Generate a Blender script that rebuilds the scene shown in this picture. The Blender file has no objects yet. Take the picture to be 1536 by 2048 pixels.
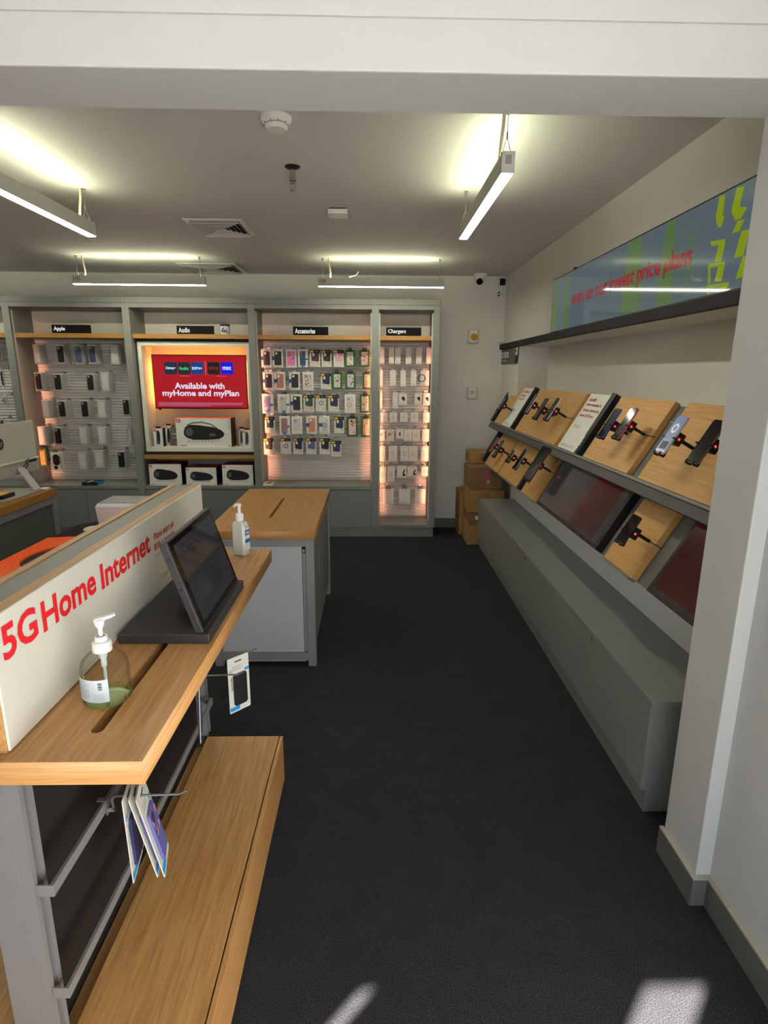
import bpy, bmesh, math, random
from mathutils import Vector, Matrix
random.seed(7)
S = bpy.context.scene
COL = S.collection
# ------------------------------------------------------------------ camera
F, YAW, PIT, ROL, EYE = 1153.92, .0205323, .2346878, .0064936, 1.6
_w = Vector((math.sin(YAW)*math.cos(PIT), math.cos(YAW)*math.cos(PIT), -math.sin(PIT)))
_r0 = _w.cross(Vector((0, 0, 1))).normalized(); _u0 = _r0.cross(_w)
_r = math.cos(ROL)*_r0 + math.sin(ROL)*_u0; _u = -math.sin(ROL)*_r0 + math.cos(ROL)*_u0
cd = bpy.data.cameras.new('camera'); cam = bpy.data.objects.new('camera', cd); COL.objects.link(cam)
cd.sensor_fit = 'HORIZONTAL'; cd.sensor_width = 36; cd.lens = F/1536*36; cd.clip_start = .05; cd.clip_end = 100
m = Matrix(((_r.x, _u.x, -_w.x, 0), (_r.y, _u.y, -_w.y, 0), (_r.z, _u.z, -_w.z, EYE), (0, 0, 0, 1)))
cam.matrix_world = m; S.camera = cam

def at(x, y, ax, v):
    """world point seen at photo pixel x, y lying in the plane axis ax = v"""
    d = (x-768)/F*_r - (y-1024)/F*_u + _w
    o = Vector((0, 0, EYE)); t = (v-o[ax])/d[ax]
    return o+t*d
# ------------------------------------------------------------------ light
S.view_settings.view_transform = 'Standard'; S.view_settings.look = 'None'
S.view_settings.gamma = 1; S.view_settings.use_curve_mapping = False
S.view_settings.exposure = 0.0
S.cycles.use_denoising = True
S.cycles.max_bounces = 8; S.cycles.diffuse_bounces = 5; S.cycles.transparent_max_bounces = 16
S.cycles.sample_clamp_indirect = 6
W = bpy.data.worlds.new('sky'); S.world = W; W.use_nodes = True
bg = W.node_tree.nodes['Background']; bg.inputs[0].default_value = (.76, .88, 1.0, 1); bg.inputs[1].default_value = 2.6
sl = bpy.data.lights.new('sun', 'SUN'); sl.energy = 100; sl.angle = math.radians(.6); sl.color = (1, .93, .82)
so = bpy.data.objects.new('sun', sl); COL.objects.link(so)
so.rotation_euler = Vector((.67*.8, .74*.8, -.60)).to_track_quat('-Z', 'Y').to_euler()
pl_ = bpy.data.lights.new('shopfront_daylight', 'AREA'); pl_.shape = 'RECTANGLE'; pl_.size = 1.5; pl_.size_y = 2.3
pl_.cycles.is_portal = True
po = bpy.data.objects.new('shopfront_daylight', pl_); COL.objects.link(po)
po.location = (.28, -1.04, 1.17); po.rotation_euler = Vector((0, 1, 0)).to_track_quat('-Z', 'Z').to_euler()
LAMP_DOWN, LAMP_UP, LED = 60.0, 34.0, 7.0; LEDW = .5

# ------------------------------------------------------------------ materials
def sr(*c):
    if len(c) == 1: c = tuple(c[0])
    return tuple(((v/255)/12.92 if v/255 <= .04045 else ((v/255+.055)/1.055)**2.4) for v in c)
MC = {}
def mat(name, col, rough=.55, metal=0, noise=0, nscale=30, bump=0, bscale=200, spec=.5, alpha=1, trans=0, emit=None, es=0, ior=1.45, coat=0):
    if name in MC: return MC[name]
    c = sr(*col); M = bpy.data.materials.new(name); M.use_nodes = True; N = M.node_tree.nodes; L = M.node_tree.links
    b = N['Principled BSDF']; b.inputs['Base Color'].default_value = (*c, 1); b.inputs['Roughness'].default_value = rough
    b.inputs['Metallic'].default_value = metal; b.inputs['Specular IOR Level'].default_value = spec; b.inputs['IOR'].default_value = ior
    b.inputs['Alpha'].default_value = alpha; b.inputs['Transmission Weight'].default_value = trans; b.inputs['Coat Weight'].default_value = coat
    if emit: b.inputs['Emission Color'].default_value = (*sr(*emit), 1); b.inputs['Emission Strength'].default_value = es
    tc = N.new('ShaderNodeTexCoord')
    if noise:
        n = N.new('ShaderNodeTexNoise'); n.inputs['Scale'].default_value = nscale; n.inputs['Detail'].default_value = 4
        L.new(tc.outputs['Object'], n.inputs['Vector'])
        r = N.new('ShaderNodeValToRGB'); r.color_ramp.elements[0].position = .3; r.color_ramp.elements[1].position = .7
        r.color_ramp.elements[0].color = (*[v*(1-noise) for v in c], 1); r.color_ramp.elements[1].color = (*[min(1, v*(1+noise)) for v in c], 1)
        L.new(n.outputs['Fac'], r.inputs[0]); L.new(r.outputs[0], b.inputs['Base Color'])
    if bump:
        n = N.new('ShaderNodeTexNoise'); n.inputs['Scale'].default_value = bscale; n.inputs['Detail'].default_value = 3
        L.new(tc.outputs['Object'], n.inputs['Vector'])
        q = N.new('ShaderNodeBump'); q.inputs['Strength'].default_value = bump; q.inputs['Distance'].default_value = .002
        L.new(n.outputs['Fac'], q.inputs['Height']); L.new(q.outputs[0], b.inputs['Normal'])
    MC[name] = M; return M
def emis(name, col, s):
    if name in MC: return MC[name]
    M = bpy.data.materials.new(name); M.use_nodes = True; N = M.node_tree.nodes
    b = N['Principled BSDF']; b.inputs['Base Color'].default_value = (.02, .02, .02, 1); b.inputs['Roughness'].default_value = .4
    b.inputs['Emission Color'].default_value = (*sr(*col), 1); b.inputs['Emission Strength'].default_value = s
    MC[name] = M; return M
def wood(name, c1, c2, scl):
    """veneer grain stretched along the axis with the small scale"""
    M = bpy.data.materials.new(name); M.use_nodes = True; N = M.node_tree.nodes; L = M.node_tree.links
    b = N['Principled BSDF']; b.inputs['Roughness'].default_value = .45
    tc = N.new('ShaderNodeTexCoord'); mp = N.new('ShaderNodeMapping'); mp.inputs['Scale'].default_value = scl
    L.new(tc.outputs['Object'], mp.inputs['Vector'])
    n = N.new('ShaderNodeTexNoise'); n.inputs['Scale'].default_value = 1; n.inputs['Detail'].default_value = 6; n.inputs['Roughness'].default_value = .65
    n.inputs['Distortion'].default_value = .4
    L.new(mp.outputs[0], n.inputs['Vector'])
    r = N.new('ShaderNodeValToRGB'); e = r.color_ramp.elements
    e[0].position = .36; e[1].position = .66; e[0].color = (*sr(*c1), 1); e[1].color = (*sr(*c2), 1)
    L.new(n.outputs['Fac'], r.inputs[0]); L.new(r.outputs[0], b.inputs['Base Color'])
    q = N.new('ShaderNodeBump'); q.inputs['Strength'].default_value = .25; q.inputs['Distance'].default_value = .001
    L.new(n.outputs['Fac'], q.inputs['Height']); L.new(q.outputs[0], b.inputs['Normal'])
    MC[name] = M; return M
WD1, WD2 = (162, 116, 66), (192, 146, 92)
woodY = wood('oak_veneer_long', WD1, WD2, (110, 5, 110))
woodX = wood('oak_veneer_cross', WD1, WD2, (5, 110, 110))
WS1, WS2 = (150, 106, 48), (180, 134, 70)
woodS = wood('oak_shelf_veneer', WS1, WS2, (5, 110, 110))
woodV = wood('oak_board_veneer', (186, 138, 76), (212, 164, 98), (150, 6, 150))
def carpet():
    M = bpy.data.materials.new('charcoal_carpet'); M.use_nodes = True; N = M.node_tree.nodes; L = M.node_tree.links
    b = N['Principled BSDF']; b.inputs['Roughness'].default_value = .95; b.inputs['Specular IOR Level'].default_value = .1
    tc = N.new('ShaderNodeTexCoord')
    n = N.new('ShaderNodeTexNoise'); n.inputs['Scale'].default_value = 330; n.inputs['Detail'].default_value = 3; n.inputs['Roughness'].default_value = .7
    n2 = N.new('ShaderNodeTexNoise'); n2.inputs['Scale'].default_value = 9; n2.inputs['Detail'].default_value = 4
    L.new(tc.outputs['Object'], n.inputs['Vector']); L.new(tc.outputs['Object'], n2.inputs['Vector'])
    r = N.new('ShaderNodeValToRGB'); e = r.color_ramp.elements
    e[0].position = .36; e[1].position = .66; e[0].color = (.006, .006, .008, 1); e[1].color = (.058, .058, .070, 1)
    e2 = r.color_ramp.elements.new(.80); e2.color = (.2, .2, .22, 1)
    L.new(n.outputs['Fac'], r.inputs[0])
    mx = N.new('ShaderNodeMix'); mx.data_type = 'RGBA'; mx.blend_type = 'MULTIPLY'; mx.inputs['Factor'].default_value = .35
    L.new(r.outputs[0], mx.inputs['A']); L.new(n2.outputs['Fac'], mx.inputs['B']); L.new(mx.outputs['Result'], b.inputs['Base Color'])
    q = N.new('ShaderNodeBump'); q.inputs['Strength'].default_value = .35; q.inputs['Distance'].default_value = .004
    L.new(n.outputs['Fac'], q.inputs['Height']); L.new(q.outputs[0], b.inputs['Normal'])
    return M
CARPET = carpet()
WALL = mat('wall_paint', (216, 213, 206), .7, noise=.03, nscale=3, bump=.08, bscale=120)
WALLB = mat('entry_wall_paint', (196, 198, 198), .6, noise=.03, nscale=3, bump=.12, bscale=90)
CEIL = mat('ceiling_paint', (202, 201, 200), .8, noise=.02, nscale=2, bump=.05)
GREY = mat('grey_laminate', (124, 126, 122), .5, noise=.03, nscale=40)
GREYB = mat('grey_bench_laminate', (128, 130, 128), .32, noise=.03, nscale=40)
GREYM = mat('grey_powder_metal', (128, 127, 130), .42, metal=.25, bump=.1, bscale=900)
GREYP = mat('pale_grey_panel', (158, 162, 166), .5)
GREYD = mat('dark_grey_metal', (72, 73, 76), .5, metal=.1)
GREYK = mat('shelf_back_grey', (112, 112, 110), .6)
BASEB = mat('baseboard_vinyl', (98, 100, 98), .5)
BASET = mat('baseboard_cap', (168, 166, 150), .5)
SLAT = mat('slat_metal', (232, 230, 228), .38, metal=.1)
NICHE = mat('cabinet_back_paint', (222, 218, 206), .7)
WHITE = mat('white_plastic', (226, 226, 222), .4)
WHITEC = mat('white_card', (232, 231, 224), .6)
OFFW = mat('cream_card', (218, 216, 204), .6)
BLACK = mat('black_plastic', (18, 18, 20), .4)
BLACKG = mat('black_gloss', (10, 10, 12), .08)
BLACKM = mat('black_matte', (26, 26, 28), .7)
CHAR = mat('charcoal_stand', (44, 43, 47), .55, bump=.1, bscale=900)
DARKP = mat('dark_mesh_panel', (20, 14, 11), .8)
STEEL = mat('steel_wire', (150, 150, 152), .35, metal=.8)
CHROME = mat('chrome', (180, 178, 174), .2, metal=1)
RED = mat('red_ink', (206, 26, 34), .6)
REDD = mat('red_print', (170, 26, 30), .6)
YEL = mat('yellow_print', (222, 178, 30), .5)
BLUE = mat('blue_print', (24, 130, 196), .5)
NAVYL = mat('blue_sticker', (32, 70, 140), .5)
ORNG = mat('orange_print', (232, 92, 40), .5)
GREENC = mat('green_card', (58, 104, 40), .6)
INK = mat('black_ink', (22, 22, 24), .6)
GREYI = mat('grey_ink', (150, 150, 148), .6)
WARM = emis('led_strip_glow', (255, 150, 92), LED)
KRAFT = mat('kraft_cardboard', (158, 118, 72), .8, noise=.06, nscale=12)
KRAFT2 = mat('kraft_cardboard_dark', (132, 96, 60), .8, noise=.06, nscale=12)
TAPE = mat('packing_tape', (150, 110, 78), .25)
def colmat(c): return mat('ink_%d_%d_%d' % tuple(c), c, .5)

# ------------------------------------------------------------------ mesh helpers
class MB:
    def __init__(s): s.v = []; s.f = []; s.mi = []; s.ms = []; s.cur = 0
    def use(s, m):
        if m not in s.ms: s.ms.append(m)
        s.cur = s.ms.index(m); return s
    def add(s, vs, fs):
        n = len(s.v); s.v += [Vector(p) for p in vs]
        for f in fs: s.f.append([i+n for i in f]); s.mi.append(s.cur)
        return s
    def box(s, x0, y0, z0, x1, y1, z1):
        x0, x1 = min(x0, x1), max(x0, x1); y0, y1 = min(y0, y1), max(y0, y1); z0, z1 = min(z0, z1), max(z0, z1)
        return s.add([(x0,y0,z0),(x1,y0,z0),(x1,y1,z0),(x0,y1,z0),(x0,y0,z1),(x1,y0,z1),(x1,y1,z1),(x0,y1,z1)],
                     [(0,3,2,1),(4,5,6,7),(0,1,5,4),(1,2,6,5),(2,3,7,6),(3,0,4,7)])
    def fbox(s, fr, a0, b0, c0, a1, b1, c1):
        o, u, v, n = fr; a0, a1 = min(a0, a1), max(a0, a1); b0, b1 = min(b0, b1), max(b0, b1); c0, c1 = min(c0, c1), max(c0, c1)
        P = lambda a, b, c: o+u*a+v*b+n*c
        vs = [P(a0,b0,c0),P(a1,b0,c0),P(a1,b1,c0),P(a0,b1,c0),P(a0,b0,c1),P(a1,b0,c1),P(a1,b1,c1),P(a0,b1,c1)]
        return s.add(vs, [(0,3,2,1),(4,5,6,7),(0,1,5,4),(1,2,6,5),(2,3,7,6),(3,0,4,7)])
    def prism(s, pts, off):
        """closed polygon pts (3D, planar) extruded by vector off"""
        n = len(pts); off = Vector(off); pts = [Vector(p) for p in pts]
        return s.add(pts+[p+off for p in pts], [tuple(range(n))[::-1], tuple(range(n, 2*n))]+[(i, (i+1) % n, n+(i+1) % n, n+i) for i in range(n)])
    def cyl(s, p0, p1, r, n=12, r1=None):
        p0, p1 = Vector(p0), Vector(p1); d = (p1-p0).normalized(); r1 = r if r1 is None else r1
        a = d.orthogonal().normalized(); b = d.cross(a)
        vs = []
        for p, q in ((p0, r), (p1, r1)):
            for i in range(n):
                t = 2*math.pi*i/n; vs.append(p+(a*math.cos(t)+b*math.sin(t))*q)
        return s.add(vs, [tuple(range(n))[::-1], tuple(range(n, 2*n))]+[(i, (i+1) % n, n+(i+1) % n, n+i) for i in range(n)])
    def tube(s, pts, r, n=8):
        pts = [Vector(p) for p in pts]
        for i in range(len(pts)-1): s.cyl(pts[i], pts[i+1], r, n)
        return s
    def lathe(s, c, prof, n=28, ax=None):
        """prof = [(radius, height)], round the axis ax through c"""
        c = Vector(c); d = Vector(ax or (0, 0, 1)).normalized(); a = d.orthogonal().normalized(); b = d.cross(a); vs = []; fs = []
        for r, h in prof:
            for i in range(n):
                t = 2*math.pi*i/n; vs.append(c+d*h+(a*math.cos(t)+b*math.sin(t))*max(r, 1e-5))
        for k in range(len(prof)-1):
            for i in range(n): fs.append((k*n+i, k*n+(i+1) % n, (k+1)*n+(i+1) % n, (k+1)*n+i))
        return s.add(vs, fs)
    def ring(s, outer, inner, off):
        n = len(outer); off = Vector(off); o = [Vector(p) for p in outer]; i_ = [Vector(p) for p in inner]; fs = []
        for i in range(n):
            j = (i+1) % n; fs += [(i, j, n+j, n+i), (2*n+i, 3*n+i, 3*n+j, 2*n+j), (i, 2*n+i, 2*n+j, j), (n+i, n+j, 3*n+j, 3*n+i)]
        return s.add(o+i_+[p+off for p in o]+[p+off for p in i_], fs)
    def build(s, name, m=None, parent=None, bevel=0, smooth=False, cat=None, seg=2, thing_=None):
        off = parent['_o'] if parent else Vector((0, 0, 0))
        me = bpy.data.meshes.new(name); me.from_pydata([tuple(p-off) for p in s.v], [], s.f)
        for q in (s.ms if s.ms else [m]): me.materials.append(q)
        if s.ms:
            for p, i in zip(me.polygons, s.mi): p.material_index = i
        me.update()
        bm = bmesh.new(); bm.from_mesh(me); bmesh.ops.recalc_face_normals(bm, faces=bm.faces); bm.to_mesh(me); bm.free()
        if smooth:
            for p in me.polygons: p.use_smooth = True
            me.set_sharp_from_angle(angle=math.radians(40))
        o = NO(name, me); COL.objects.link(o); OFF[o.name] = off
        if parent: o.parent = PO(parent)
        if bevel:
            b = o.modifiers.new('edge', 'BEVEL'); b.width = bevel; b.segments = seg; b.limit_method = 'ANGLE'; b.harden_normals = False
        return Ref(o, off)
def NO(n, d): return bpy.data.objects.new(n, d)
OFF = {}
class Ref:
    def __init__(s, o, off): s.o = o; s.off = Vector(off)
    def __getitem__(s, k): return s.off
def PO(p): return p.o
def thing(name, label, cat, loc=(0, 0, 0), group=None):
    o = NO(name, None); COL.objects.link(o); o.location = loc; o.empty_display_size = .05
    o['label'] = label; o['category'] = cat
    if group: o['group'] = group
    return Ref(o, loc)
def tag(r, label, cat, group=None):
    r.o['label'] = label; r.o['category'] = cat
    if group: r.o['group'] = group
    return r
def struct(r): r.o['kind'] = 'structure'; return r
def lab(r, l): r.o['label'] = l; return r
def stuff(r): r.o['kind'] = 'stuff'; return r
def dup(root, delta, label=None, group=None):
    r = root.o.copy(); COL.objects.link(r); r.location = root.o.location+Vector(delta)
    if label: r['label'] = label
    if group: r['group'] = group
    for ch in list(root.o.children):
        c = ch.copy(); COL.objects.link(c); c.parent = r
        for g in ch.children:
            d = g.copy(); COL.objects.link(d); d.parent = c
    return Ref(r, root.off+Vector(delta))
def text(name, s, o, u, v, w, h, m, parent, depth=.0008, bold=.0, lines=1, spacing=1.0, shear=0):
    """lettering fitted into the w x h box whose lower left corner is o (u right, v up)"""
    cu = bpy.data.curves.new(name, 'FONT'); cu.body = s; cu.offset = bold; cu.resolution_u = 3; cu.space_line = spacing; cu.shear = shear
    ob = NO(name, cu); COL.objects.link(ob); bpy.context.view_layer.update()
    me = bpy.data.meshes.new_from_object(ob.evaluated_get(bpy.context.evaluated_depsgraph_get()))
    bpy.data.objects.remove(ob); bpy.data.curves.remove(cu)
    xs = [p.co.x for p in me.vertices]; ys = [p.co.y for p in me.vertices]
    x0, x1, y0, y1 = min(xs), max(xs), min(ys), max(ys); o = Vector(o); u = Vector(u).normalized(); v = Vector(v).normalized(); n = u.cross(v)
    off = parent['_o'] if parent else Vector((0, 0, 0))
    for p in me.vertices:
        p.co = o+u*((p.co.x-x0)/(x1-x0)*w)+v*((p.co.y-y0)/(y1-y0)*h)+n*depth-off
    me.materials.append(m); me.name = name
    r = NO(name, me); COL.objects.link(r)
    if parent: r.parent = PO(parent)
    return Ref(r, off)
def rrect(fr, a0, b0, a1, b1, r, k=4):
    o, u, v, n = fr; pts = []
    for cx, cy, t0 in ((a1-r, b1-r, 0), (a0+r, b1-r, 90), (a0+r, b0+r, 180), (a1-r, b0+r, 270)):
        for i in range(k+1):
            t = math.radians(t0+90*i/k); pts.append(o+u*(cx+r*math.cos(t))+v*(cy+r*math.sin(t)))
    return pts
def frame(o, u, v): u = Vector(u).normalized(); v = Vector(v).normalized(); return (Vector(o), u, v, u.cross(v))
X_, Y_, Z_ = Vector((1, 0, 0)), Vector((0, 1, 0)), Vector((0, 0, 1))
ORD = ['first', 'second', 'third', 'fourth', 'fifth', 'sixth', 'seventh', 'eighth', 'ninth', 'tenth']

# ------------------------------------------------------------------ the room
ZC, YB, XR = 2.536, 6.0, 1.31
struct(MB().box(-7, -1.2, -.1, 3, 6.2, 0).build('floor', CARPET))
struct(MB().box(-7, 1.66, ZC, 3, 6.2, ZC+.1).build('ceiling', CEIL))
struct(MB().box(-7, YB, 0, 3, YB+.15, ZC+.1).build('wall_back', WALL))
struct(MB().box(-7.1, -1.2, 0, -6.9, 6.2, 2.9).build('wall_left', WALL))
# right wall of the shop: column in the corner, niche behind the phone shelves
w = MB(); w.box(XR, 5.32, 0, 1.9, YB, ZC).box(XR, 1.6, 1.846, 1.9, 5.32, ZC).box(1.335, 1.6, 0, 1.9, 5.32, 1.40)
w.box(1.578, 1.6, 1.40, 1.9, 5.32, 1.846)
struct(w.build('wall_right', WALL))
# entry side: pillar, its step and the near right wall, header beam
struct(MB().box(1.0, 1.455, 0, 2.0, 1.65, 2.6).build('wall_pillar', WALLB, bevel=.004))
struct(MB().box(1.045, -1.2, 0, 2.0, 1.455, 2.9).build('wall_entry', WALLB))
struct(MB().box(-7, 1.455, 2.245, 2.0, 1.66, 2.9).build('trim_1', WALLB, bevel=.004))
struct(MB().box(-7, 1.447, 2.345, 2.0, 1.455, 2.9).build('trim_2', WALLB, bevel=.002))
struct(MB().box(-7, -1.2, 2.8, 2.0, 1.455, 2.9).build('ceiling', CEIL))
# shopfront behind the camera, unseen; gaps shaped for the sun patches and daylight
f = MB(); f.box(-7, -1.1, 2.33, 2, -1.05, 2.9); f.box(-7, -1.1, 0, -2.113, -1.05, 2.33); f.box(-2.035, -1.1, 0, -1.343, -1.05, 2.33)
f.box(-1.139, -1.1, 0, -.45, -1.05, 2.33)
struct(f.build('wall_front', WALLB))
struct(MB().box(-14, -12, -.12, 10, -1.21, -.02).build('bounce_pavement', mat('sunlit_concrete', (146, 146, 142), .9, noise=.08, nscale=6)))  # unseen ground outside, added to bounce sunlight up to the ceiling
# baseboards
b = MB(); b.use(BASEB).box(.985, 1.455, 0, .9995, 1.655, .095).box(.985, 1.44, 0, 1.0445, 1.4545, .095).box(1.03, -1.05, 0, 1.0445, 1.44, .095)
b.use(BASET).box(.985, 1.455, .095, .9995, 1.655, .101).box(.985, 1.44, .095, 1.0445, 1.4545, .101).box(1.03, -1.05, .095, 1.0445, 1.44, .101)
struct(b.build('baseboard_right'))
struct(MB().box(.56, YB-.012, 0, XR, YB, .1).build('baseboard_back', BASEB))
# black ledge under the menu screen
ldg = thing('wall_ledge', 'long black ledge running along the right wall below the menu screen', 'ledge', (XR, 4, 1.84))
MB().box(1.272, 1.655, 1.846, XR, 5.998, 1.895).build('ledge_board', mat('black_ledge', (26, 24, 24), .6, spec=.3), ldg, bevel=.002)

# ------------------------------------------------------------------ ceiling things
GLOWD = emis('lamp_diffuser', (255, 252, 226), LAMP_DOWN); GLOWU = emis('lamp_uplight', (248, 252, 206), LAMP_UP)
LB = mat('lamp_aluminium', (176, 176, 170), .5)
CORD = mat('cream_conduit', (206, 196, 170), .5)
def lamp(x0, y0, x1, y1, label, cord):
    along_y = abs(y1-y0) > abs(x1-x0); z0, z1 = 2.312, 2.384
    t = thing('pendant_lamp', label, 'light', ((x0+x1)/2, (y0+y1)/2, z0), 'linear pendant lamps on the ceiling')
    MB().box(x0, y0, z0+.003, x1, y1, z1-.002).build('lamp_body', LB, t, bevel=.0015)
    e = .003
    MB().box(x0+e, y0+e, z0-.001, x1-e, y1-e, z0+.0035).build('diffuser', GLOWD, t)
    ix, iy = (.008, .06) if along_y else (.06, .008)
    MB().box(x0+ix, y0+iy, z1-.004, x1-ix, y1-iy, z1-.0014).build('uplight_lens', GLOWU, t)
    cx, cy = (x0+x1)/2, (y0+y1)/2
    ends = [((cx, y0+.04), (cx, y1-.04))][0] if along_y else ((x0+.04, cy), (x1-.04, cy))
    for k, (ex, ey) in enumerate(ends):
        w = MB(); px, py = (.018, 0) if along_y else (0, .018)
        w.tube([(ex-px, ey-py, z1), (ex, ey, z1+.06), (ex, ey, ZC-.01)], .0012, 6).tube([(ex+px, ey+py, z1), (ex, ey, z1+.06)], .0012, 6)
        w.cyl((ex, ey, z1+.05), (ex, ey, z1+.075), .003, 8)
        w.lathe((ex, ey, ZC), [(0, -.022), (.006, -.022), (.008, -.006), (.012, -.004), (.012, 0)], 12)
        w.cyl((ex-px, ey-py, z1-.001), (ex-px, ey-py, z1+.009), .003, 8).cyl((ex+px, ey+py, z1-.001), (ex+px, ey+py, z1+.009), .003, 8)
        w.build('suspension_wire', STEEL, t)
    ex, ey = ends[cord]; dx, dy = (0, .05 if cord == 0 else -.05) if along_y else (.05 if cord == 0 else -.05, 0)
    if along_y: dx = -.012
    w = MB(); w.tube([(ex+dx, ey+dy*.2, ZC), (ex+dx*1.1, ey+dy*.3, ZC-.05), (ex+dx*1.3, ey+dy*.6, z1+.04), (ex+dx*1.3, ey+dy*.8, z1-.001)], .0065, 10)
    w.build('power_conduit', CORD, t, smooth=True)
    c = MB()
    if along_y:
        c.box(x0-.001, y0-.0015, z0, x1+.001, y0, z1).build('end_cap', mat('lamp_cap', (200, 200, 196), .4), t); MB().box(x0-.001, y1, z0, x1+.001, y1+.0015, z1).build('end_cap', mat('lamp_cap', (200, 200, 196), .4), t)
        MB().box(cx-.011, y0-.0025, z0+.03, cx+.011, y0-.0015, z1-.012).build('cap_cover', GREYI, t)
        for sx in (-1, 1):
            for sz in (z0+.009, z1-.009): MB().cyl((cx+sx*.018, y0-.003, sz), (cx+sx*.018, y0-.0014, sz), .0016, 8).build('cap_screw', GREYI, t)
    else:
        MB().box(x0+.012, y0-.001, z0+.03, x0+.028, y0, z0+.055).box(x0+.034, y0-.001, z0+.028, x0+.066, y0, z0+.056).build('rating_label', mat('lamp_label', (150, 128, 110), .5), t)
    return t
lamp(.466, 2.315, .512, 3.37, 'right hand linear pendant lamp pointing down the aisle near the menu screen', 0)
lamp(-1.545, 2.36, -1.498, 3.41, 'left hand linear pendant lamp cut by the left edge of the photo', 1)
l3 = lamp(-.46, 5.15, .60, 5.197, 'linear pendant lamp hung crosswise above the accessories and chargers cabinets', 0)
lamp(-2.495, 5.15, -1.40, 5.197, 'linear pendant lamp hung crosswise above the audio cabinet', 0)
for x, y in ((-4.4, 2.4), (-4.9, 4.6)): pass
lamp(-4.40, 5.15, -3.35, 5.197, 'linear pendant lamp out of sight beyond the left edge', 0)
lamp(-3.9, 2.36, -3.853, 3.41, 'linear pendant lamp pointing inward far to the left', 1)
k = thing('spare_cable', 'short loose cable lying on top of the lamp over the accessories cabinet', 'cable', (-.2, 5.17, 2.39))
MB().tube([(-.2, 5.17, 2.390), (-.17, 5.165, 2.398), (-.14, 5.16, 2.405), (-.12, 5.15, 2.43)], .004, 8).build('cable_sheath', CORD, k)
# smoke detector
t = thing('smoke_detector', 'round white smoke detector on the ceiling beside the header beam', 'detector', (-.365, 2.46, ZC))
MB().lathe((-.365, 2.46, ZC), [(.058, 0), (.058, -.012), (.05, -.022), (.044, -.026)], 32).build('detector_base', WHITE, t, smooth=True)
MB().lathe((-.365, 2.46, ZC), [(.036, -.022), (.043, -.028), (.043, -.036), (.036, -.044), (0, -.047)], 32).build('detector_cap', WHITE, t, smooth=True)
w = MB()
for i in range(10):
    a = 2*math.pi*i/10; c, s = math.cos(a), math.sin(a)
    w.cyl((-.365+c*.04, 2.46+s*.04, ZC-.026), (-.365+c*.05, 2.46+s*.05, ZC-.024), .002, 6)
w.build('smoke_vent', GREYI, t)
# sprinkler
sx, sy = -.375, 2.99
t = thing('fire_sprinkler', 'small metal sprinkler head hanging from a dark cup in the ceiling', 'sprinkler', (sx, sy, ZC))
MB().lathe((sx, sy, ZC), [(.036, 0), (.036, -.004), (.02, -.012), (.012, -.016)], 24).build('escutcheon', mat('dark_cup', (52, 50, 48), .4, metal=.6), t, smooth=True)
MB().lathe((sx, sy, ZC), [(.013, -.012), (.013, -.045), (.016, -.047), (.016, -.062), (.010, -.064), (.010, -.07), (0, -.07)], 20).build('sprinkler_body', CHROME, t, smooth=True)
w = MB()
for s_ in (-1, 1): w.tube([(sx+s_*.010, sy, ZC-.068), (sx+s_*.013, sy, ZC-.085), (sx+s_*.007, sy, ZC-.102)], .002, 8)
w.cyl((sx, sy, ZC-.07), (sx, sy, ZC-.1), .0018, 8); w.build('sprinkler_arm', CHROME, t)
MB().cyl((sx, sy, ZC-.102), (sx, sy, ZC-.105), .014, 20).build('deflector', CHROME, t)
# ceiling sensor
t = thing('ceiling_sensor', 'small white square sensor box on the ceiling right of the sprinkler', 'sensor', (-.205, 3.72, ZC))
MB().box(-.262, 3.66, ZC-.032, -.148, 3.78, ZC-.006).build('sensor_housing', WHITE, t, bevel=.004)
MB().box(-.255, 3.665, ZC-.006, -.155, 3.80, ZC).build('sensor_bracket', BLACKM, t)
MB().cyl((-.245, 3.6585, ZC-.02), (-.245, 3.661, ZC-.02), .003, 10).build('status_light', GREYI, t)
# air diffusers
def diffuser(x0, y0, x1, y1, label):
    t = thing('air_diffuser', label, 'vent', ((x0+x1)/2, (y0+y1)/2, ZC), 'ceiling air diffusers')
    cx, cy = (x0+x1)/2, (y0+y1)/2; hx, hy = (x1-x0)/2, (y1-y0)/2
    MB().box(x0+.03, y0+.03, ZC-.006, x1-.03, y1-.03, ZC-.001).build('duct_opening', mat('duct_dark', (30, 30, 30), .8), t)
    def ring(s0, z0, s1, z1, th=.002):
        a = MB(); P = []
        for s, z in ((s0, z0), (s1, z1), (s1, z1+th), (s0, z0+th)):
            P += [(cx-hx*s, cy-hy*s, z), (cx+hx*s, cy-hy*s, z), (cx+hx*s, cy+hy*s, z), (cx-hx*s, cy+hy*s, z)]
        fs = []
        for k in range(4):
            for i in range(4): fs.append((k*4+i, k*4+(i+1) % 4, ((k+1) % 4)*4+(i+1) % 4, ((k+1) % 4)*4+i))
        return a.add(P, fs)
    ring(1, ZC-.008, .84, ZC-.012, .004).build('vent_frame', WHITE, t)
    for k in range(5):
        s = .86-k*.155; ring(s, ZC-.026, s-.10, ZC-.008).build('louvre', mat('vent_white', (198, 197, 192), .5), t)
    MB().box(cx-hx*.15, cy-hy*.15, ZC-.032, cx+hx*.15, cy+hy*.15, ZC-.029).build('centre_plate', WHITE, t)
diffuser(-1.185, 3.93, -.815, 4.365, 'square white ceiling air vent with stepped louvres, the nearer of two')
diffuser(-1.72, 5.42, -1.2, 5.93, 'square white ceiling air vent behind the crosswise lamp, the farther of two')
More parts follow.
